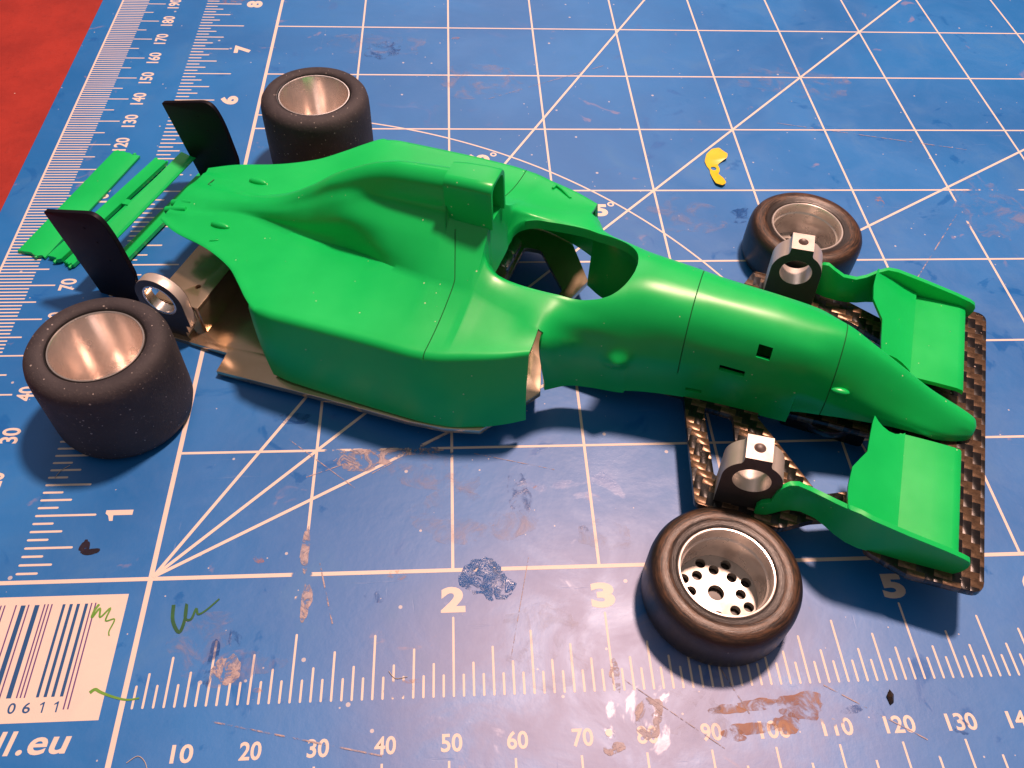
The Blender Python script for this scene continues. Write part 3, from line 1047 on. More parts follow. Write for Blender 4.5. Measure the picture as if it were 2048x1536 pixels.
def spline_pts(ctrl, n):
    """Catmull-Rom through control points, returned densely"""
    P = [Vector(c) for c in ctrl]
    P = [Vector((-P[1].x, P[1].y))] + P + [P[-1] + (P[-1] - P[-2])]
    out = []
    for i in range(1, len(P) - 2):
        for j in range(n):
            t = j / n
            a, b, c, d = P[i - 1], P[i], P[i + 1], P[i + 2]
            out.append(0.5 * (2 * b + (c - a) * t + (2 * a - 5 * b + 4 * c - d) * t * t + (3 * b - a - 3 * c + d) * t ** 3))
    out.append(P[-2])
    return out


def resample(pts, n):
    d = [0.0]
    for i in range(1, len(pts)):
        d.append(d[-1] + (pts[i] - pts[i - 1]).length)
    out = []
    k = 0
    for i in range(n + 1):
        s = d[-1] * i / n
        while k < len(d) - 2 and d[k + 1] < s:
            k += 1
        h = d[k + 1] - d[k]
        t = (s - d[k]) / h if h > 1e-9 else 0
        out.append(pts[k].lerp(pts[k + 1], max(0, min(1, t))))
    return out


def half_section(u, ver):
    """list of (u, v, w) from centre to lower edge; ver: 'rear','box','cock','mono'"""
    tab = {'rear': A_REAR, 'box': A_BOX, 'cock': A_FRONT, 'mono': A_FRONT}[ver]
    c = interp(tab, u)
    ctrl = [(c[i], c[i + 1]) for i in range(0, 14, 2)]
    dense = spline_pts(ctrl, 12)
    h = interp(HOLE, u)[0] if 57.5 < u < 84.7 else None
    if h is None:
        h = 2.6 if u < 57.5 else min(2.2, 1.0 + (u - 84.6) * 0.08)
        if u > 140:
            h = min(h, ctrl[-1][0] * 0.45)
    # split the curve where v = h
    k = 0
    while k < len(dense) - 2 and dense[k + 1].x < h:
        k += 1
    t = (h - dense[k].x) / max(1e-6, dense[k + 1].x - dense[k].x)
    t = max(0, min(1, t))
    sp = dense[k].lerp(dense[k + 1], t)
    inner = resample(dense[:k + 1] + [sp], NA0)
    outer = resample([sp] + dense[k + 1:], NA1)
    pts = inner + outer[1:]
    P = [(u, p.x, p.y) for p in pts]
    cx, cw = ctrl[-1]
    if ver != 'mono':
        e, we = interp(EDGE, u)
        eb, wb = interp(BOTTOM, u)
        rr = 0.9 if u < 20 else 1.6 if u < 60 else 1.6 - 0.7 * (u - 60) / 11
        rr = min(rr, (e - cx) * 0.45)
        # deck, a little hollow beside the hump
        ex, ew = e - rr, we
        for i in range(1, NB + 1):
            t = i / NB
            s = 1 - (1 - t) ** 2
            v = cx + (ex - cx) * t
            w = cw + (ew - cw) * (0.55 * t + 0.45 * s) - 0.25 * math.sin(math.pi * t) * (1 if u < 57 else 0.3)
            P.append((u, v, w))
        for i in range(1, NARC + 1):
            a = math.pi / 2 * i / NARC * 0.93
            P.append((u, ex + rr * math.sin(a), ew - rr * (1 - math.cos(a))))
        vs, ws = P[-1][1], P[-1][2]
        lean = 2.2 * max(0.0, min(1.0, (30 - u) / 12))
        for i in range(1, NC + 1):
            t = i / NC
            bulge = 0.5 * math.sin(math.pi * t)
            P.append((u + lean * t, vs + (eb - vs) * t + bulge, ws + (wb - ws) * t))
    else:
        eb, wb = interp(LOW, u)
        n = NB + NARC + NC
        d0 = Vector(ctrl[-1]) - Vector(ctrl[-2])
        p0 = Vector(ctrl[-1])
        p3 = Vector((eb, wb))
        L = (p3 - p0).length
        p1 = p0 + d0.normalized() * L * 0.3
        p2 = p3 + Vector((0, 1)) * L * 0.3
        for i in range(1, n + 1):
            t = i / n
            q = p0 * (1 - t) ** 3 + p1 * 3 * t * (1 - t) ** 2 + p2 * 3 * t * t * (1 - t) + p3 * t ** 3
            P.append((u, q.x, q.y))
    return P


def stations(a, b, step, extra=()):
    n = max(1, round((b - a) / step))
    s = {round(a + (b - a) * i / n, 3) for i in range(n + 1)}
    ex = {e for e in extra if a <= e <= b}
    s = {x for x in s if x in (a, b) or all(abs(x - e) > 0.2 for e in ex)}
    return sorted(s | ex)


GROOVES = (53.6, 95.8, 122.3)
gx = [q for g_ in GROOVES for q in (g_ - 0.3, g_ - 0.1, g_, g_ + 0.1, g_ + 0.3)]
rows = []   # (u, version)
rows += [(u, 'rear') for u in stations(-14, 48.6, 0.9)]
rows += [(u, 'box') for u in stations(49.4, 57.4, 0.8, gx)]
rows += [(u, 'cock') for u in stations(57.6, 61.0, 0.35)] + [(u, 'cock') for u in stations(61.6, 71.0, 0.6)]
rows += [(71.0, 'mono')]
rows += [(u, 'mono') for u in stations(72.0, 80.0, 0.7)] + [(u, 'mono') for u in stations(80.3, 84.2, 0.26)]
rows += [(u, 'mono') for u in stations(84.8, 145.0, 0.7, gx + [86.4, 86.6, 97.7, 100.7, 102.8, 107.4, 108.4, 110.9, 117.0, 117.2])]
rows += [(u, 'mono') for u in stations(145.5, 149.5, 0.4)]
NH = NA0 + NA1 + NB + NARC + NC          # index of last point
IA = NA0 + NA1                            # crease index
verts, secs = [], []
W = 2 * NH + 1
for u, ver in rows:
    hs = half_section(u, ver)
    if ver == 'box':
        wt = max(0.0, 1 - abs(u - 53.6) / 4.2)
        hs = [(a_ - 3.0 * wt * max(0.0, min(1.0, (12.5 - b_) / 8.5)), b_, c_) for a_, b_, c_ in hs]
    full = [(a_, -b_, c_) for a_, b_, c_ in reversed(hs[1:])] + hs
    verts += full
SLOTS = [(108.4, 110.9, 15.6, 17.9), (102.8, 107.4, 11.2, 12.5), (97.7, 100.7, 2.9, 3.9)]
groove_faces = []


def groove_on(u, k):
    if u == 95.8 and k > IA + 12:
        return False
    if u == 53.6 and (k < NA0 + 5 or k > IA + NB + 4):
        return False
    return True


SLOTCOLS = []
for s0, s1, w0, w1 in SLOTS:
    rr_ = min(range(len(rows)), key=lambda q: abs(rows[q][0] - (s0 + s1) / 2))
    cols = [c for c in range(NH) if w0 < (verts[rr_ * W + c][2] + verts[rr_ * W + c + 1][2]) / 2 < w1]
    SLOTCOLS.append((s0, s1, set(cols)))
faces = []
for r in range(len(rows) - 1):
    u0, v0 = rows[r]
    u1, v1 = rows[r + 1]
    for c in range(W - 1):
        k = min(abs(c - NH), abs(c + 1 - NH))          # index from the centre of the inner point
        k2 = max(abs(c - NH), abs(c + 1 - NH))
        um = (u0 + u1) / 2
        if v0 in ('rear',) and um < 18.4 and k2 > IA + NB + 2:
            continue                                    # no side walls under the tail deck
        if v0 == 'cock' and v1 == 'mono' and k2 > IA:
            continue                                    # side pod inlet plane
        if v0 == 'mono' and u0 < 71.5 and k2 > IA:
            continue
        if v0 in ('cock', 'mono') and 57.5 < um < 84.2 and k2 <= NA0:
            continue                                    # cockpit opening
        if v0 == 'mono' and c < NH and any(s[0] < um < s[1] and c in s[2] for s in SLOTCOLS):
            continue
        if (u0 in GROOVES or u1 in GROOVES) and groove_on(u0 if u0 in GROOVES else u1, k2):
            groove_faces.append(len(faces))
        faces.append((r * W + c, (r + 1) * W + c, (r + 1) * W + c + 1, r * W + c + 1))
# lip turned down round the cockpit opening
r0 = [i for i, (u, v) in enumerate(rows) if v == 'cock'][0]
r1 = [i for i, (u, v) in enumerate(rows) if v == 'mono' and abs(u - 84.2) < 1e-6][0]
loop = [r0 * W + NH + k for k in range(-NA0, NA0)] + [r * W + NH + NA0 for r in range(r0, r1)] + \
       [r1 * W + NH + k for k in range(NA0, -NA0, -1)] + [r * W + NH - NA0 for r in range(r1, r0, -1)]
base = len(verts)
for i in loop:
    a_, b_, c_ = verts[i]
    verts.append((a_ + (0.25 if a_ < 58 else 0), b_ * 0.985, c_ - 2.0))
L_ = len(loop)
for i in range(L_):
    j = (i + 1) % L_
    faces.append((loop[j], loop[i], base + i, base + j))
me = bpy.data.meshes.new('shell')
me.from_pydata([(x * MM, y * MM, z * MM) for x, y, z in verts], [], faces)
me.materials.append(M_GREEN)
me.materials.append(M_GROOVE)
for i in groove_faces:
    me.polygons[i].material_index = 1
bm = bmesh.new()
bm.from_mesh(me)
bm.verts.ensure_lookup_table()
# engraved panel lines, a dome on the flank
bm.normal_update()
for r, (u, ver) in enumerate(rows):
    for c in range(W):
        vtx = bm.verts[r * W + c]
        k = abs(c - NH)
        if u in GROOVES:
            if groove_on(u, k) and vtx.link_faces:
                vtx.co -= vtx.normal * 0.14 * MM
        if ver == 'mono':
            q = vtx.co / MM
            d2 = ((q.x - 84.6) / 1.9) ** 2 + ((q.z - 10.6) / 1.5) ** 2
            if d2 < 9 and abs(q.y) > 8:
                vtx.co += vtx.normal * 1.35 * MM * math.exp(-d2)
bmesh.ops.remove_doubles(bm, verts=bm.verts, dist=2e-6)
loose = [v for v in bm.verts if not v.link_faces]
bmesh.ops.delete(bm, geom=loose, context='VERTS')
bmesh.ops.recalc_face_normals(bm, faces=bm.faces)
# make sure the normals look outward
up_f = max(bm.faces, key=lambda f: f.calc_center_median().z)
if up_f.normal.z < 0:
    bmesh.ops.reverse_faces(bm, faces=bm.faces)
bm.to_mesh(me)
bm.free()
sh = bpy.data.objects.new('tmp', me)
COL.objects.link(sh)
so = sh.modifiers.new('s', 'SOLIDIFY')
so.thickness = 0.75 * MM
so.offset = -1
so.use_rim = True
me2 = evaluated(sh)
bpy.data.objects.remove(sh, do_unlink=True)
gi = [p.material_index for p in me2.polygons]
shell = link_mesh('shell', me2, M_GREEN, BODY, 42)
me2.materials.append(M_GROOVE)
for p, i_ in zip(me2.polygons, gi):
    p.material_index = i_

# airbox with its intake
ab = MB()


def arch(hw, z0, z1, r, n=7):
    pts = [(-hw - 0.05, z0)]
    for i in range(n + 1):
        a_ = math.pi - math.pi / 2 * i / n
        pts.append((-hw + r + r * math.cos(a_), z1 - r + r * math.sin(a_)))
    for i in range(n + 1):
        a_ = math.pi / 2 - math.pi / 2 * i / n
        pts.append((hw - r + r * math.cos(a_), z1 - r + r * math.sin(a_)))
    pts.append((hw + 0.05, z0))
    return pts


seg = []
for u, hw, z0, z1 in ((48.5, 2.6, 28.3, 36.3), (48.6, 3.3, 28.1, 36.65), (51, 3.5, 28.1, 36.85), (54.5, 3.6, 28.0, 36.95), (57.5, 3.6, 27.6, 36.9), (57.8, 3.45, 27.6, 36.75),
                      (57.8, 2.85, 27.7, 36.15), (57.5, 2.7, 27.7, 36.0), (49.5, 2.2, 28.0, 34.5)):
    seg.append([(u, y, z) for y, z in arch(hw, z0, z1, 1.7 if hw > 2.8 else 1.3)])
n_ = len(seg[0])
for s in seg:
    ab.v += s
for i in range(len(seg) - 1):
    for k in range(n_ - 1):
        ab.f.append((i * n_ + k, (i + 1) * n_ + k, (i + 1) * n_ + k + 1, i * n_ + k + 1))
ab.f.append(tuple(range((len(seg) - 1) * n_, len(seg) * n_)))
# foot joining the two skins along the base
for s_ in (0, n_ - 1):
    q = [i * n_ + s_ for i in range(len(seg))]
    for i in range(len(seg) // 2 - 1):
        j = len(seg) - 1 - i
        ab.f.append((q[i], q[i + 1], q[j - 1], q[j]))
ab.build('airbox', M_GREEN, BODY, 40)


def ellipsoid(mb, c, r, n=14, m=10, rot=0.0):
    vs, fs = [], []
    cr, sr = math.cos(rot), math.sin(rot)
    for i in range(m + 1):
        p = -math.pi / 2 + math.pi * i / m
        for k in range(n):
            a_ = 2 * math.pi * k / n
            x, y, z = r[0] * math.cos(p) * math.cos(a_), r[1] * math.cos(p) * math.sin(a_), r[2] * math.sin(p)
            vs.append((c[0] + x * cr - y * sr, c[1] + x * sr + y * cr, c[2] + z))
    for i in range(m):
        for k in range(n):
            l_ = (k + 1) % n
            fs.append((i * n + k, i * n + l_, (i + 1) * n + l_, (i + 1) * n + k))
    mb.add(vs, fs)


for s in (-1, 1):
    e = MB()
    ellipsoid(e, (-0.5, s * 7.6, 16.6), (2.3, 0.75, 0.8))
    e.build('suspension_fairing', M_GREEN, BODY, 60)
    e = MB()
    v_, f_ = tube([(-15.4, s * 1.2 - 4.2, 15.2), (-12.5, s * 1.2 - 4.0, 15.9), (-10.5, s * 1.1 - 3.9, 16.4)], [0.85, 0.8, 0.5], 12)
    e.add(v_, f_)
    e.build('exhaust_stub', M_GREEN, BODY, 50)
e = MB()
ellipsoid(e, (124.0, -6.6, 11.0), (1.7, 0.75, 0.5))
e.build('camera_stub', M_GREEN, BODY, 60)
# small pegs moulded on the deck and the engine cover
e = MB()
ellipsoid(e, (0.8, -12.0, 16.7), (1.0, 0.25, 0.25), rot=0.5)
e.build('moulding_nib', M_GREEN, BODY, 60)
e = MB()
v_, f_ = lathe([(0.95, 0), (0.95, 0.16), (1.1, 0.16), (1.1, 0)], 28)
rt = Matrix.Rotation(math.radians(58), 3, 'X')
for p in v_:
    q = rt @ Vector(p)
    e.v.append((37.2 + q.x, -8.35 + q.y, 22.75 + q.z))
e.f += f_
e.build('filler_ring', M_GREEN, BODY, 40)
e = MB()
e.add(*tube([(61.3, 24.2, 18.55), (63.0, 23.0, 18.6), (65.4, 21.0, 18.5)], 0.28, 8))
e.add(*tube([(61.3, 24.2, 18.55), (61.0, 22.8, 18.6)], 0.28, 8))
e.build('mirror_mount', M_GREEN, BODY, 60)
e = MB()
for a_, b_ in (((-10.6, 3.6, 16.46), (-10.4, 5.6, 16.34)), ((-10.6, 3.6, 16.46), (-8.9, 3.0, 16.62))):
    e.add(*tube([a_, b_], 0.13, 6))
e.build('tail_slit', mat_plain('slit_shadow_green', (0.001, 0.05, 0.012), 0.6), BODY, 60)

# ------------------------------------------------------------------ front wings
def wing(side, label):
    W_ = car_thing('front_wing', label, 'front wing', 'front wing halves')
    s = side
    # main plane: thin slab with a rounded leading edge
    m = MB()

    def slab(mb, top, th):
        """grid of points (rows of (u,v,w)) -> slab of thickness th"""
        R_, C_ = len(top), len(top[0])
        b0 = len(mb.v)
        for row in top:
            for (u, v, w) in row:
                mb.v.append((u, s * v, w))
        for row in top:
            for (u, v, w) in row:
                mb.v.append((u, s * v, w - th))
        N_ = R_ * C_
        fl = []
        for i in range(R_ - 1):
            for k in range(C_ - 1):
                a_ = i * C_ + k
                fl.append((a_, a_ + 1, a_ + C_ + 1, a_ + C_))
                fl.append((N_ + a_, N_ + a_ + C_, N_ + a_ + C_ + 1, N_ + a_ + 1))
        for k in range(C_ - 1):
            fl.append((k, N_ + k, N_ + k + 1, k + 1))
            a_ = (R_ - 1) * C_ + k
            fl.append((a_, a_ + 1, N_ + a_ + 1, N_ + a_))
        for i in range(R_ - 1):
            a_ = i * C_
            fl.append((a_, a_ + C_, N_ + a_ + C_, N_ + a_))
            a_ = i * C_ + C_ - 1
            fl.append((a_, N_ + a_, N_ + a_ + C_, a_ + C_))
        for f in fl:
            f = tuple(b0 + q for q in f)
            mb.f.append(f if s > 0 else f[::-1])

    vin = 7.2
    top = []
    for v in [vin, vin + 0.4, 14, 20, 26, 29.8]:
        row = []
        for u, w in ((146.9, 3.7), (146.6, 4.05), (145.5, 4.3), (142, 4.45), (138.5, 4.5), (136.2, 4.5)):
            row.append((u, v, w))
        top.append(row)
    slab(m, top, 0.9)
    m.build('main_plane', M_GREEN, W_, 40)
    # flap: rises to its trailing edge; the outline steps back outboard
    f = MB()
    top = []
    for v, ut, wt in ((7.6, 130.9, 8.0), (9.5, 130.6, 8.3), (12, 130.4, 8.5), (16.5, 130.2, 8.6), (18.5, 129.2, 8.9), (21, 128.0, 9.2), (25, 127.7, 9.3), (28, 127.9, 9.4), (29.8, 128.1, 9.6)):
        row = []
        for t_ in (0, 0.08, 0.3, 0.5, 0.7, 0.85, 1.0):
            u = 136.9 + (ut - 136.9) * t_
            w = 5.35 + (wt - 5.35) * (t_ ** 1.25)
            vv = v if v > 8 or t_ > 0.9 else v + 1.9 * math.sin(math.pi * min(1, t_ * 1.0)) ** 0.8 * 0.8
            row.append((u, vv, w))
        top.append(row)
    slab(f, top, 0.75)
    f.build('flap', M_GREEN, W_, 40)
    # endplate: tall blade curving inward behind the wing
    e_ = MB()
    top, bot = [], []
    prof = [  # u, v, top, bottom
        (148.4, 30.3, 4.6, 3.6), (148.0, 30.3, 5.4, 2.2), (147.0, 30.35, 5.9, 0.8), (144, 30.4, 6.8, 0.7), (138, 30.5, 8.2, 0.7), (132, 30.4, 9.6, 0.7), (130, 30.0, 9.9, 0.8),
        (128, 29.2, 9.2, 1.0), (126.3, 28.2, 8.4, 1.2), (124.5, 27.4, 8.0, 1.5), (122, 27.0, 8.3, 1.7), (120, 27.3, 9.2, 1.6), (118.6, 28.0, 9.6, 1.4), (117.6, 28.6, 9.0, 1.2), (117.0, 28.9, 7.6, 1.1),
        (116.6, 29.1, 5.0, 1.0), (115.2, 29.4, 4.3, 0.9), (114.6, 29.5, 3.2, 1.2)]
    grid_ = []
    for u, v, a_, b_ in prof:
        row = []
        for t_ in (0, 0.12, 0.35, 0.6, 0.85, 1.0):
            dish = 0.7 * math.sin(math.pi * t_) * max(0.0, 1 - abs(u - 122.5) / 6.5)
            row.append((u, v - dish, b_ + (a_ - b_) * t_))
        grid_.append(row)
    # thickness across v
    R_, C_ = len(grid_), len(grid_[0])
    th = 0.95
    for row in grid_:
        for u, v, w in row:
            e_.v.append((u, s * (v + th / 2), w))
    for row in grid_:
        for u, v, w in row:
            e_.v.append((u, s * (v - th / 2), w))
    N_ = R_ * C_
    fl = []
    for i in range(R_ - 1):
        for k in range(C_ - 1):
            a_ = i * C_ + k
            fl.append((a_, a_ + C_, a_ + C_ + 1, a_ + 1))
            fl.append((N_ + a_, N_ + a_ + 1, N_ + a_ + C_ + 1, N_ + a_ + C_))
    for k in range(C_ - 1):
        fl.append((k, k + 1, N_ + k + 1, N_ + k))
        a_ = (R_ - 1) * C_ + k
        fl.append((a_, N_ + a_, N_ + a_ + 1, a_ + 1))
    for i in range(R_ - 1):
        a_ = i * C_
        fl.append((a_, N_ + a_, N_ + a_ + C_, a_ + C_))
        a_ = i * C_ + C_ - 1
        fl.append((a_, a_ + C_, N_ + a_ + C_, N_ + a_))
    e_.f = [q if s < 0 else q[::-1] for q in fl]
    o = e_.build('endplate', M_GREEN, W_, 50)
    bv_ = o.modifiers.new('b', 'BEVEL')
    bv_.width = 0.22 * MM
    bv_.segments = 2
    bv_.limit_method = 'ANGLE'
    bv_.angle_limit = math.radians(50)
    return W_


wing(-1, 'green front wing half with endplate beside the drilled rubber wheel')
wing(1, 'green front wing half with endplate on the far side of the nose')

# ------------------------------------------------------------------ chassis
CH = car_thing('slot_car_chassis', 'metal and carbon fibre slot car chassis under the green body', 'chassis')


def mirror_outline(half):
    """half outline for v<0 listed from front centre to rear centre -> closed symmetric outline"""
    return half + [(u, -v) for u, v in reversed(half)]


near = [(69.0, -8.5), (71.4, -16.4), (65.2, -26.1), (63.6, -28.7), (57, -30.4), (50, -31.0), (30, -31.2), (8.6, -31.8), (8.0, -26.9), (-11.5, -26.6), (-11.5, -12), (-2, -9)]
outl = mirror_outline(near)
hole = [(54.8, 6.0), (54.8, 22.4), (58.6, 22.6), (67.0, 12.0), (65.5, 6.0)]
holes = [rounded(hole, 0.8, 3), rounded([(u, -v) for u, v in reversed(hole)], 0.8, 3)]
me = plate_mesh([outl] + holes, 0.0, 1.2, 0.1, 1)
link_mesh('main_plate', me, M_BRASS, CH, 30)

# rear axle bracket: two bored ears and a bridge
BR = MB()
bx = [(-9.4, -23.0, 7.6), (1.0, -23.0, 7.6), (1.0, 23.0, 7.6), (-9.4, 23.0, 7.6)]
me = plate_mesh([[(-9.4, -23.1), (1.0, -23.1), (1.0, 10.0), (-9.4, 10.0)], circle(-2.4, -17.6, 0.62, 20)], 7.0, 8.0, 0.08, 1)
bridge = link_mesh('rear_bracket', me, M_BRASS, CH, 30)
me = plate_mesh([[(0.2, 0), (6.4, 0), (6.4, 33), (0.2, 33)]], 0, 0.9, 0.06, 1)
me.transform(Matrix(((0, 0, 1, 0.1 * MM), (0, 1, 0, -23.1 * MM), (1, 0, 0, 0.9 * MM), (0, 0, 0, 1))))
link_mesh('front_wall', me, M_BRASS, bridge, 30)
ear = []
for i in range(25):
    a_ = math.radians(-8 + 196 * i / 24)
    ear.append((-5.3 + 5.35 * math.cos(a_), 10.6 + 5.35 * math.sin(a_)))
ear += [(-10.9, 1.2), (-2.0, 1.2), (-2.0, 2.6), (-1.2, 2.6), (-1.2, 4.6), (-0.1, 4.6)]
for s in (-1,):
    me = plate_mesh([ear, circle(-5.3, 10.6, 3.75, 40)], 0, 2.2, 0.08, 1)
    # (u, w, thickness) -> (u, v, w)
    me.transform(Matrix(((1, 0, 0, 0), (0, 0, -1, (-23.4 if s < 0 else 25.6) * MM), (0, 1, 0, 0), (0, 0, 0, 1))))
    ear_o = link_mesh('bearing_ear', me, M_BLOCK, bridge, 30)
    for q0 in (-0.04, 2.2):
        me = plate_mesh([[(x * 0.997, y) for x, y in ear], circle(-5.3, 10.6, 3.78, 40)], q0, q0 + 0.04)
        me.transform(Matrix(((1, 0, 0, 0), (0, 0, -1, -23.4 * MM), (0, 1, 0, 0), (0, 0, 0, 1))))
        link_mesh('dark_face', me, mat_plain('dark_ear_face', (0.045, 0.042, 0.046), 0.5), ear_o, 30)
    rg = MB()
    v_, f_ = lathe([(3.72, 0), (3.72, 2.1), (3.3, 2.1), (3.3, 0)], 40, True)
    for x, y, z in v_:
        rg.v.append((-5.3 + x, s * 23.45 + (-z if s > 0 else z) * s, 10.6 + y))
    rg.f += f_
    rg.build('bearing_ring', M_STEEL, ear_o, 40)

# motor under the engine cover with its leads
mo = MB()
v_, f_ = lathe([(0.01, -11), (2.2, -11), (2.4, -10.6), (6.6, -10.4), (7.0, -10.0), (7.0, 10.0), (6.6, 10.4), (2.4, 10.6), (2.2, 11), (0.01, 11)], 40)
for x, y, z in v_:
    mo.v.append((14.0 + z * 1.25, y * 0.9 - 2.0, 8.4 + x * 0.85))
mo.f += f_
motor = mo.build('motor', M_DARK, CH, 40)
w = MB()
w.add(*tube([(6.6, -11.5, 13.4), (6.2, -12.2, 12.3), (6.6, -12.8, 10.8), (7.6, -13.2, 9.4), (9.0, -14.2, 8.6), (11.0, -15.8, 8.2), (13.0, -18.0, 7.8)], [0.35, 0.5, 0.55, 0.5, 0.9, 1.3, 1.5], 10))
w.build('motor_lead', M_COPPER, motor, 60)
w = MB()
w.add(*tube([(6.8, -12.6, 11.0), (5.6, -13.6, 8.8), (5.4, -14.4, 7.0), (6.2, -14.6, 6.2), (6.8, -14.0, 7.4)], [0.16, 0.18, 0.18, 0.18, 0.15], 8))
w.build('thin_wire', M_COPPER, motor, 60)
w = MB()
w.add(*tube([(12.8, -18.4, 7.8), (14.2, -19.2, 7.8)], 0.9, 12))
w.build('lead_terminal', M_STEEL, motor, 40)

# steel shaft stub seen through the cockpit
sm = MB()
v_, f_ = lathe([(0.01, 0), (1.5, 0), (1.75, 0.4), (1.75, 4.2), (1.45, 4.4), (1.45, 5.0), (1.75, 5.2), (1.75, 9.5)], 28)
for x, y, z in v_:
    sm.v.append((53.0 + x, 11.4 + z, 3.4 + y))
sm.f += f_
sm.build('shaft', M_STEEL, CH, 40)

# carbon fibre front plate
cf = [(151.9, 33.0), (151.9, -33.0), (140.2, -33.4), (133.2, -31.0), (132.6, -24.5), (124.0, -28.2), (119.5, -31.4), (104.6, -31.0), (97.6, -8.0), (70.0, -7.0),
      (70.0, 7.0), (97.6, 8.0), (104.6, 31.0), (119.5, 31.4), (124.0, 28.2), (132.6, 24.5), (133.2, 31.0), (140.2, 33.4)]
cf_r = [2.2, 2.2, 1.5, 1.0, 1.0, 0.6, 1.0, 0.8, 0.8, 1, 1, 0.8, 0.8, 1.0, 0.6, 1.0, 1.0, 1.5]
inner = [(101.8, -9.6), (106.8, -24.6), (110.5, -22.0), (107.4, -9.8)]
inner2 = [(111.5, -8.4), (124.8, -22.4), (134.5, -17.6), (137.5, -10.0), (137.5, -6.0), (113, -6.0)]
fl_ = lambda P: [(u, -v) for u, v in reversed(P)]
me = plate_mesh([rounded(cf, cf_r, 5), rounded(inner, 1.0, 4), rounded(fl_(inner), 1.0, 4), rounded(inner2, 0.8, 3), rounded(fl_(inner2), 0.8, 3)], -0.75, 0.75, 0.08, 1)
me.transform(Matrix.Translation((0, 0, 0.2 * MM)))
link_mesh('carbon_plate', me, M_CARBON, CH, 30)

# front axle blocks
blk = [(-5.1, 0)]
for i in range(9):
    a_ = math.radians(178 - 58 * i / 8)
    blk.append((0 + 5.0 * math.cos(a_), 7.9 + 5.0 * math.sin(a_)))
blk += [(-2.25, 12.7), (-2.15, 14.0), (2.15, 14.0), (2.25, 12.7)]
for i in range(9):
    a_ = math.radians(60 - 58 * i / 8)
    blk.append((0 + 5.0 * math.cos(a_), 7.9 + 5.0 * math.sin(a_)))
blk += [(5.1, 0)]
M_FACE = mat_plain('shaded_block_face', (0.060, 0.052, 0.052), 0.5, metallic=0.0, var=0.15)
for s in (-1, 1):
    holder = bpy.data.objects.new('axle_block', None)
    T_ = Matrix.Translation((112.4 * MM, s * 26.6 * MM, 0.97 * MM)) @ Matrix.Rotation(math.radians(5 if s < 0 else 4), 4, 'Z')
    to_v = Matrix(((1, 0, 0, 0), (0, 0, -1, 0), (0, 1, 0, 0), (0, 0, 0, 1)))
    bore = circle(0, 7.9, 3.15, 44)
    me = plate_mesh([blk, bore], -2.45, 2.45, 0.0)
    me.transform(T_ @ to_v)
    bo = link_mesh('axle_block', me, M_BLOCK, CH, 35)
    bpy.data.objects.remove(holder, do_unlink=True)
    # front and back faces, their shade painted in as dark grey
    for q in (-1, 1):
        sm_ = [(x * 0.995, 0.02 + y * 0.997) for x, y in blk]
        me = plate_mesh([sm_, circle(0, 7.9, 3.2, 44)], 2.45 if q > 0 else -2.49, 2.49 if q > 0 else -2.45)
        me.transform(T_ @ to_v)
        link_mesh('dark_face', me, M_FACE, bo, 35)
    sc = MB()
    v_, f_ = lathe([(0.01, 14.02), (0.72, 14.02), (0.78, 14.06), (0.95, 14.06), (1.0, 14.0)], 24)
    sc.v += v_
    sc.f += f_
    o = sc.build('screw_hole', mat_plain('threaded_hole', (0.055, 0.032, 0.028), 0.4), bo, 40)
    o.data.transform(T_)

# guide blade below the nose: the front of the car rests on it
gd = MB()
v_, f_ = lathe([(0.01, -0.6), (5.2, -0.6), (5.4, -0.9), (5.4, -2.2), (5.0, -2.5), (0.01, -2.5)], 40)
gd.v += [(124.5 + x, -1.5 + y, z) for x, y, z in v_]
gd.f += f_
M_GUIDE = mat_plain('dark_guide_plastic', (0.010, 0.014, 0.020), 0.25, var=0.2)
gdo = gd.build('guide', M_GUIDE, CH, 40)
me = plate_mesh([rounded([(116.5, -7.3), (132.5, -8.2), (132.5, -2.4), (116.5, -2.4)], 1.2, 4)], -0.8, 0.8, 0.1, 1)
me.transform(Matrix(((1, 0, 0, 0), (0, 0, -1, -1.5 * MM), (0, 1, 0, 0), (0, 0, 0, 1))))
link_mesh('guide_blade', me, M_GUIDE, gdo, 40)

# ------------------------------------------------------------------ rear wing
RW = car_thing('rear_wing', 'two black rear wing endplates joined by a narrow green crossbar', 'rear wing')
ep = [(-31.0, 22.6), (-18.6, 25.2), (-16.8, 24.0), (-15.6, 20.0), (-14.9, 10.4), (-15.6, 7.4), (-16.8, 3.2), (-17.0, 1.0), (-27.0, 1.0), (-27.6, 5.0)]
ep_r = [0.4, 2.0, 1.6, 3.0, 1.2, 0.8, 0.8, 0.5, 0.5, 2.0]
for s in (-1, 1):
    me = plate_mesh([rounded(ep, ep_r, 5)], -0.55, 0.55, 0.14, 2)
    me.transform(Matrix(((1, 0, 0, 0), (0, 0, -1, s * 20.2 * MM), (0, 1, 0, 0), (0, 0, 0, 1))))
    eo = link_mesh('endplate', me, M_BLACK, RW, 35)
    for du, dw in ((-20.5, 17.5), (-19.5, 13.0), (-22.0, 20.8)):
        d = MB()
        ellipsoid(d, (du, s * 20.2 - 0.56, dw), (0.28, 0.1, 0.18), 10, 6)
        d.build('pin_mark', M_BLACK, eo, 60)


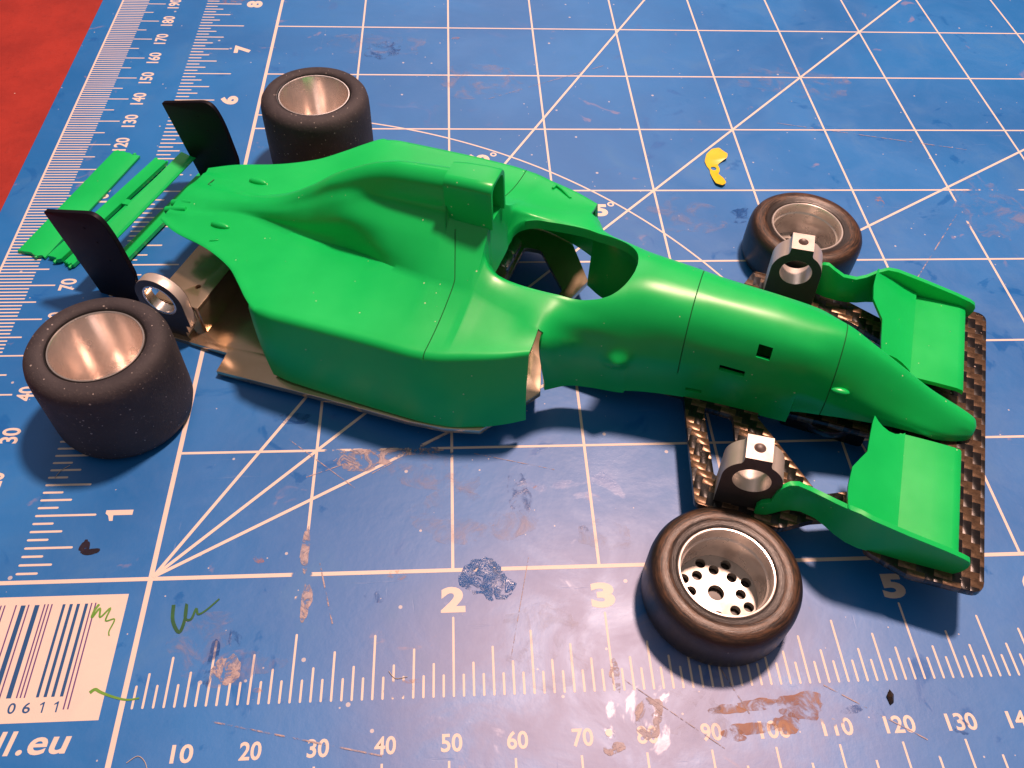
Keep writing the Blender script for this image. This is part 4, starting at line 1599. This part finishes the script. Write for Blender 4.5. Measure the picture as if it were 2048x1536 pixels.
def airfoil_strip(mb, a, b, chord, th, z0, camber=0.25, tilt=0.0, seed=0, jag=True):
    """wing strip from a to b (2-D, mm), chord to the right of travel, lying at height z0"""
    rnd = random.Random(seed)
    A, B = Vector(a), Vector(b)
    d = (B - A).normalized()
    nrm = Vector((d.y, -d.x))
    n, k = 12, 8
    top, bot = [], []
    for i in range(n + 1):
        t_ = i / n
        rt_, rb_ = [], []
        for j in range(k + 1):
            s_ = j / k
            e_ = 0.0
            if jag and i in (0, n):
                e_ = rnd.uniform(-0.35, 0.35)
            p = A + d * ((B - A).length * t_ + e_) + nrm * chord * s_
            h = th * (0.25 + 0.75 * math.sin(math.pi * min(1, s_ * 0.8 + 0.15)) ** 0.7) + camber * (s_ - 0.5) ** 2 * 4 + tilt * s_
            rt_.append((p.x, p.y, z0 + h))
            rb_.append((p.x, p.y, z0 + max(0.02, tilt * s_ * 0.95)))
        top.append(rt_)
        bot.append(rb_)
    C_ = k + 1
    b0 = len(mb.v)
    for row in top:
        mb.v += row
    for row in bot:
        mb.v += row
    N_ = (n + 1) * C_
    fl = []
    for i in range(n):
        for j in range(k):
            a_ = i * C_ + j
            fl.append((a_, a_ + C_, a_ + C_ + 1, a_ + 1)[::-1])
            fl.append((N_ + a_, N_ + a_ + C_, N_ + a_ + C_ + 1, N_ + a_ + 1))
    for j in range(k):
        fl.append((j, N_ + j, N_ + j + 1, j + 1)[::-1])
        a_ = n * C_ + j
        fl.append((a_, a_ + 1, N_ + a_ + 1, N_ + a_)[::-1])
    for i in range(n):
        a_ = i * C_
        fl.append((a_, N_ + a_, N_ + a_ + C_, a_ + C_))
        a_ = i * C_ + k
        fl.append((a_, a_ + C_, N_ + a_ + C_, N_ + a_))
    mb.f += [tuple(b0 + q for q in f) for f in fl]


x = MB()
airfoil_strip(x, (-30.4, -19.6), (-30.4, 19.6), 3.6, 0.8, 8.9, 0.3, -0.9, 3, False)
x.build('crossbar', M_GREEN, RW, 45)


def loose_strip(a, b, chord, th, label, seed, tilt=0.0, camber=0.2, z0=0.08, tab=None):
    mid = ((a[0] + b[0]) / 2, (a[1] + b[1]) / 2)
    root = bpy.data.objects.new('wing_strip', None)
    COL.objects.link(root)
    root.location = (mid[0] * MM, mid[1] * MM, 0)
    tag(root, label, 'wing strip', 'green wing strips cut loose behind the car')
    m_ = MB()
    airfoil_strip(m_, (a[0] - mid[0], a[1] - mid[1]), (b[0] - mid[0], b[1] - mid[1]), chord, th, z0, camber, tilt, seed)
    m_.build('blade', M_GREEN, root, 40)
    rnd = random.Random(seed + 50)
    d = (Vector(b) - Vector(a)).normalized()
    nrm = Vector((d.y, -d.x))
    for e_ in (a, b):
        st = MB()
        p = Vector(e_) - Vector(mid) + nrm * chord * rnd.uniform(0.55, 0.8)
        q = p + d * (-0.7 if e_ is a else 0.7)
        st.add(*tube([(p.x, p.y, z0 + 0.5), (q.x, q.y, z0 + 0.45)], [0.42, 0.35], 8))
        st.build('sprue_stub', M_GREEN, root, 50)
    if tab:
        tb = MB()
        cx, cy = tab[0] - mid[0], tab[1] - mid[1]
        P = [Vector((cx, cy)) + d * p_ + nrm * q_ for p_, q_ in ((-0.9, -0.3), (0.9, -0.3), (1.1, 1.6), (-0.5, 2.6))]
        tb.v += [(p_.x, p_.y, 1.5) for p_ in P] + [(p_.x, p_.y, 0.6) for p_ in P]
        tb.f += [(3, 2, 1, 0)[::-1], (4, 5, 6, 7)[::-1], (0, 1, 5, 4)[::-1], (1, 2, 6, 5)[::-1], (2, 3, 7, 6)[::-1], (3, 0, 4, 7)[::-1]]
        tb.build('tab', M_GREEN, root, 30)
    return root


loose_strip((-45.2, 80.4), (-32.6, 116.6), 6.9, 0.9, 'widest green wing strip, outermost of the loose strips on the ruler', 3, 0.15, 0.05)
loose_strip((-38.0, 78.0), (-21.8, 113.0), 3.6, 1.0, 'green wing strip with a small tab beside the widest strip', 5, 0.5, 0.5, tab=(-25.6, 96.2))
loose_strip((-34.0, 76.2), (-17.2, 111.8), 2.5, 1.0, 'narrowest green wing strip tucked beside the black endplates', 8, 0.3, 0.4)
loose_strip((-23.2, 77.8), (-8.6, 110.6), 3.2, 1.0, 'green wing strip half hidden under the tail of the car body', 13, 0.6, 0.5)

# ------------------------------------------------------------------ yellow scrap
ys = bpy.data.objects.new('yellow_scrap', None)
COL.objects.link(ys)
ys.location = (118.5 * MM, 109 * MM, 0)
tag(ys, 'curled yellow plastic shaving lying on the grid behind the car', 'plastic scrap')
k = NT('yellow_film')
k.set(Base_Color=k.mix(k.ramp(k.noise(300, 3), 0.3, 0.7), (0.84, 0.62, 0.02), (0.78, 0.54, 0.015)), Roughness=0.35)
M_YEL = k.m
out_l = [(-1.7, 2.0), (-1.9, 4.0), (-1.0, 6.6), (0.8, 8.5), (2.6, 8.6), (3.4, 7.2), (4.4, 6.0), (4.0, 4.6), (2.6, 3.8), (1.2, 2.6), (1.5, 1.2), (1.2, -0.2), (0.6, -1.0), (1.6, -3.0), (1.8, -5.2), (0.6, -6.4), (-0.9, -5.4), (-1.2, -3.2), (-1.4, -1.0), (-1.2, 0.6)]
me = plate_mesh([rounded(out_l, 0.5, 3), circle(-0.1, 1.1, 0.75, 16)], 0.05, 0.22)
for v in me.vertices:
    yy = v.co.y / MM
    v.co.z += MM * (0.012 * (yy - 1) ** 2 + 0.25 * max(0, v.co.x / MM - 1.5))
link_mesh('shaving', me, M_YEL, ys, 40)

# tiny dark flake on the ruler in front
fk = MB()
P = [(0, 0, 0.05), (0.7, 0.4, 0.1), (1.0, 1.6, 0.35), (0.5, 2.4, 0.5), (-0.2, 1.4, 0.2), (0.35, 1.0, 0.9)]
fk.add(P, [(0, 1, 5), (1, 2, 5), (2, 3, 5), (3, 4, 5), (4, 0, 5), (4, 3, 2, 1, 0)])
fo = fk.build('dark_flake', mat_plain('dark_flake_plastic', (0.03, 0.02, 0.012), 0.4, var=0.5, scale=900))
fo.location = (119.8 * MM, -25.6 * MM, 0.05 * MM)
tag(fo, 'tiny dark flake of debris above the number 120 on the ruler', 'debris')

# put the origin of every car part at its own base
for o in list(COL.objects):
    base = None
    if o.name.startswith('front_wing'):
        kid = o.children[0]
        ys_ = [v.co.y for v in kid.data.vertices]
        base = Vector((0.138, math.copysign(0.02, sum(ys_)), 0.0007))
    elif o.name.startswith('rear_wing'):
        base = Vector((-0.022, 0, 0.001))
    elif o.name.startswith('race_car_body'):
        base = Vector((0.07, 0, 0.001))
    elif o.name.startswith('slot_car_chassis'):
        base = Vector((0.06, 0, 0))
    if base is not None:
        o.matrix_world = CARM @ Matrix.Translation(base)
        for ch in o.children:
            ch.location = -base
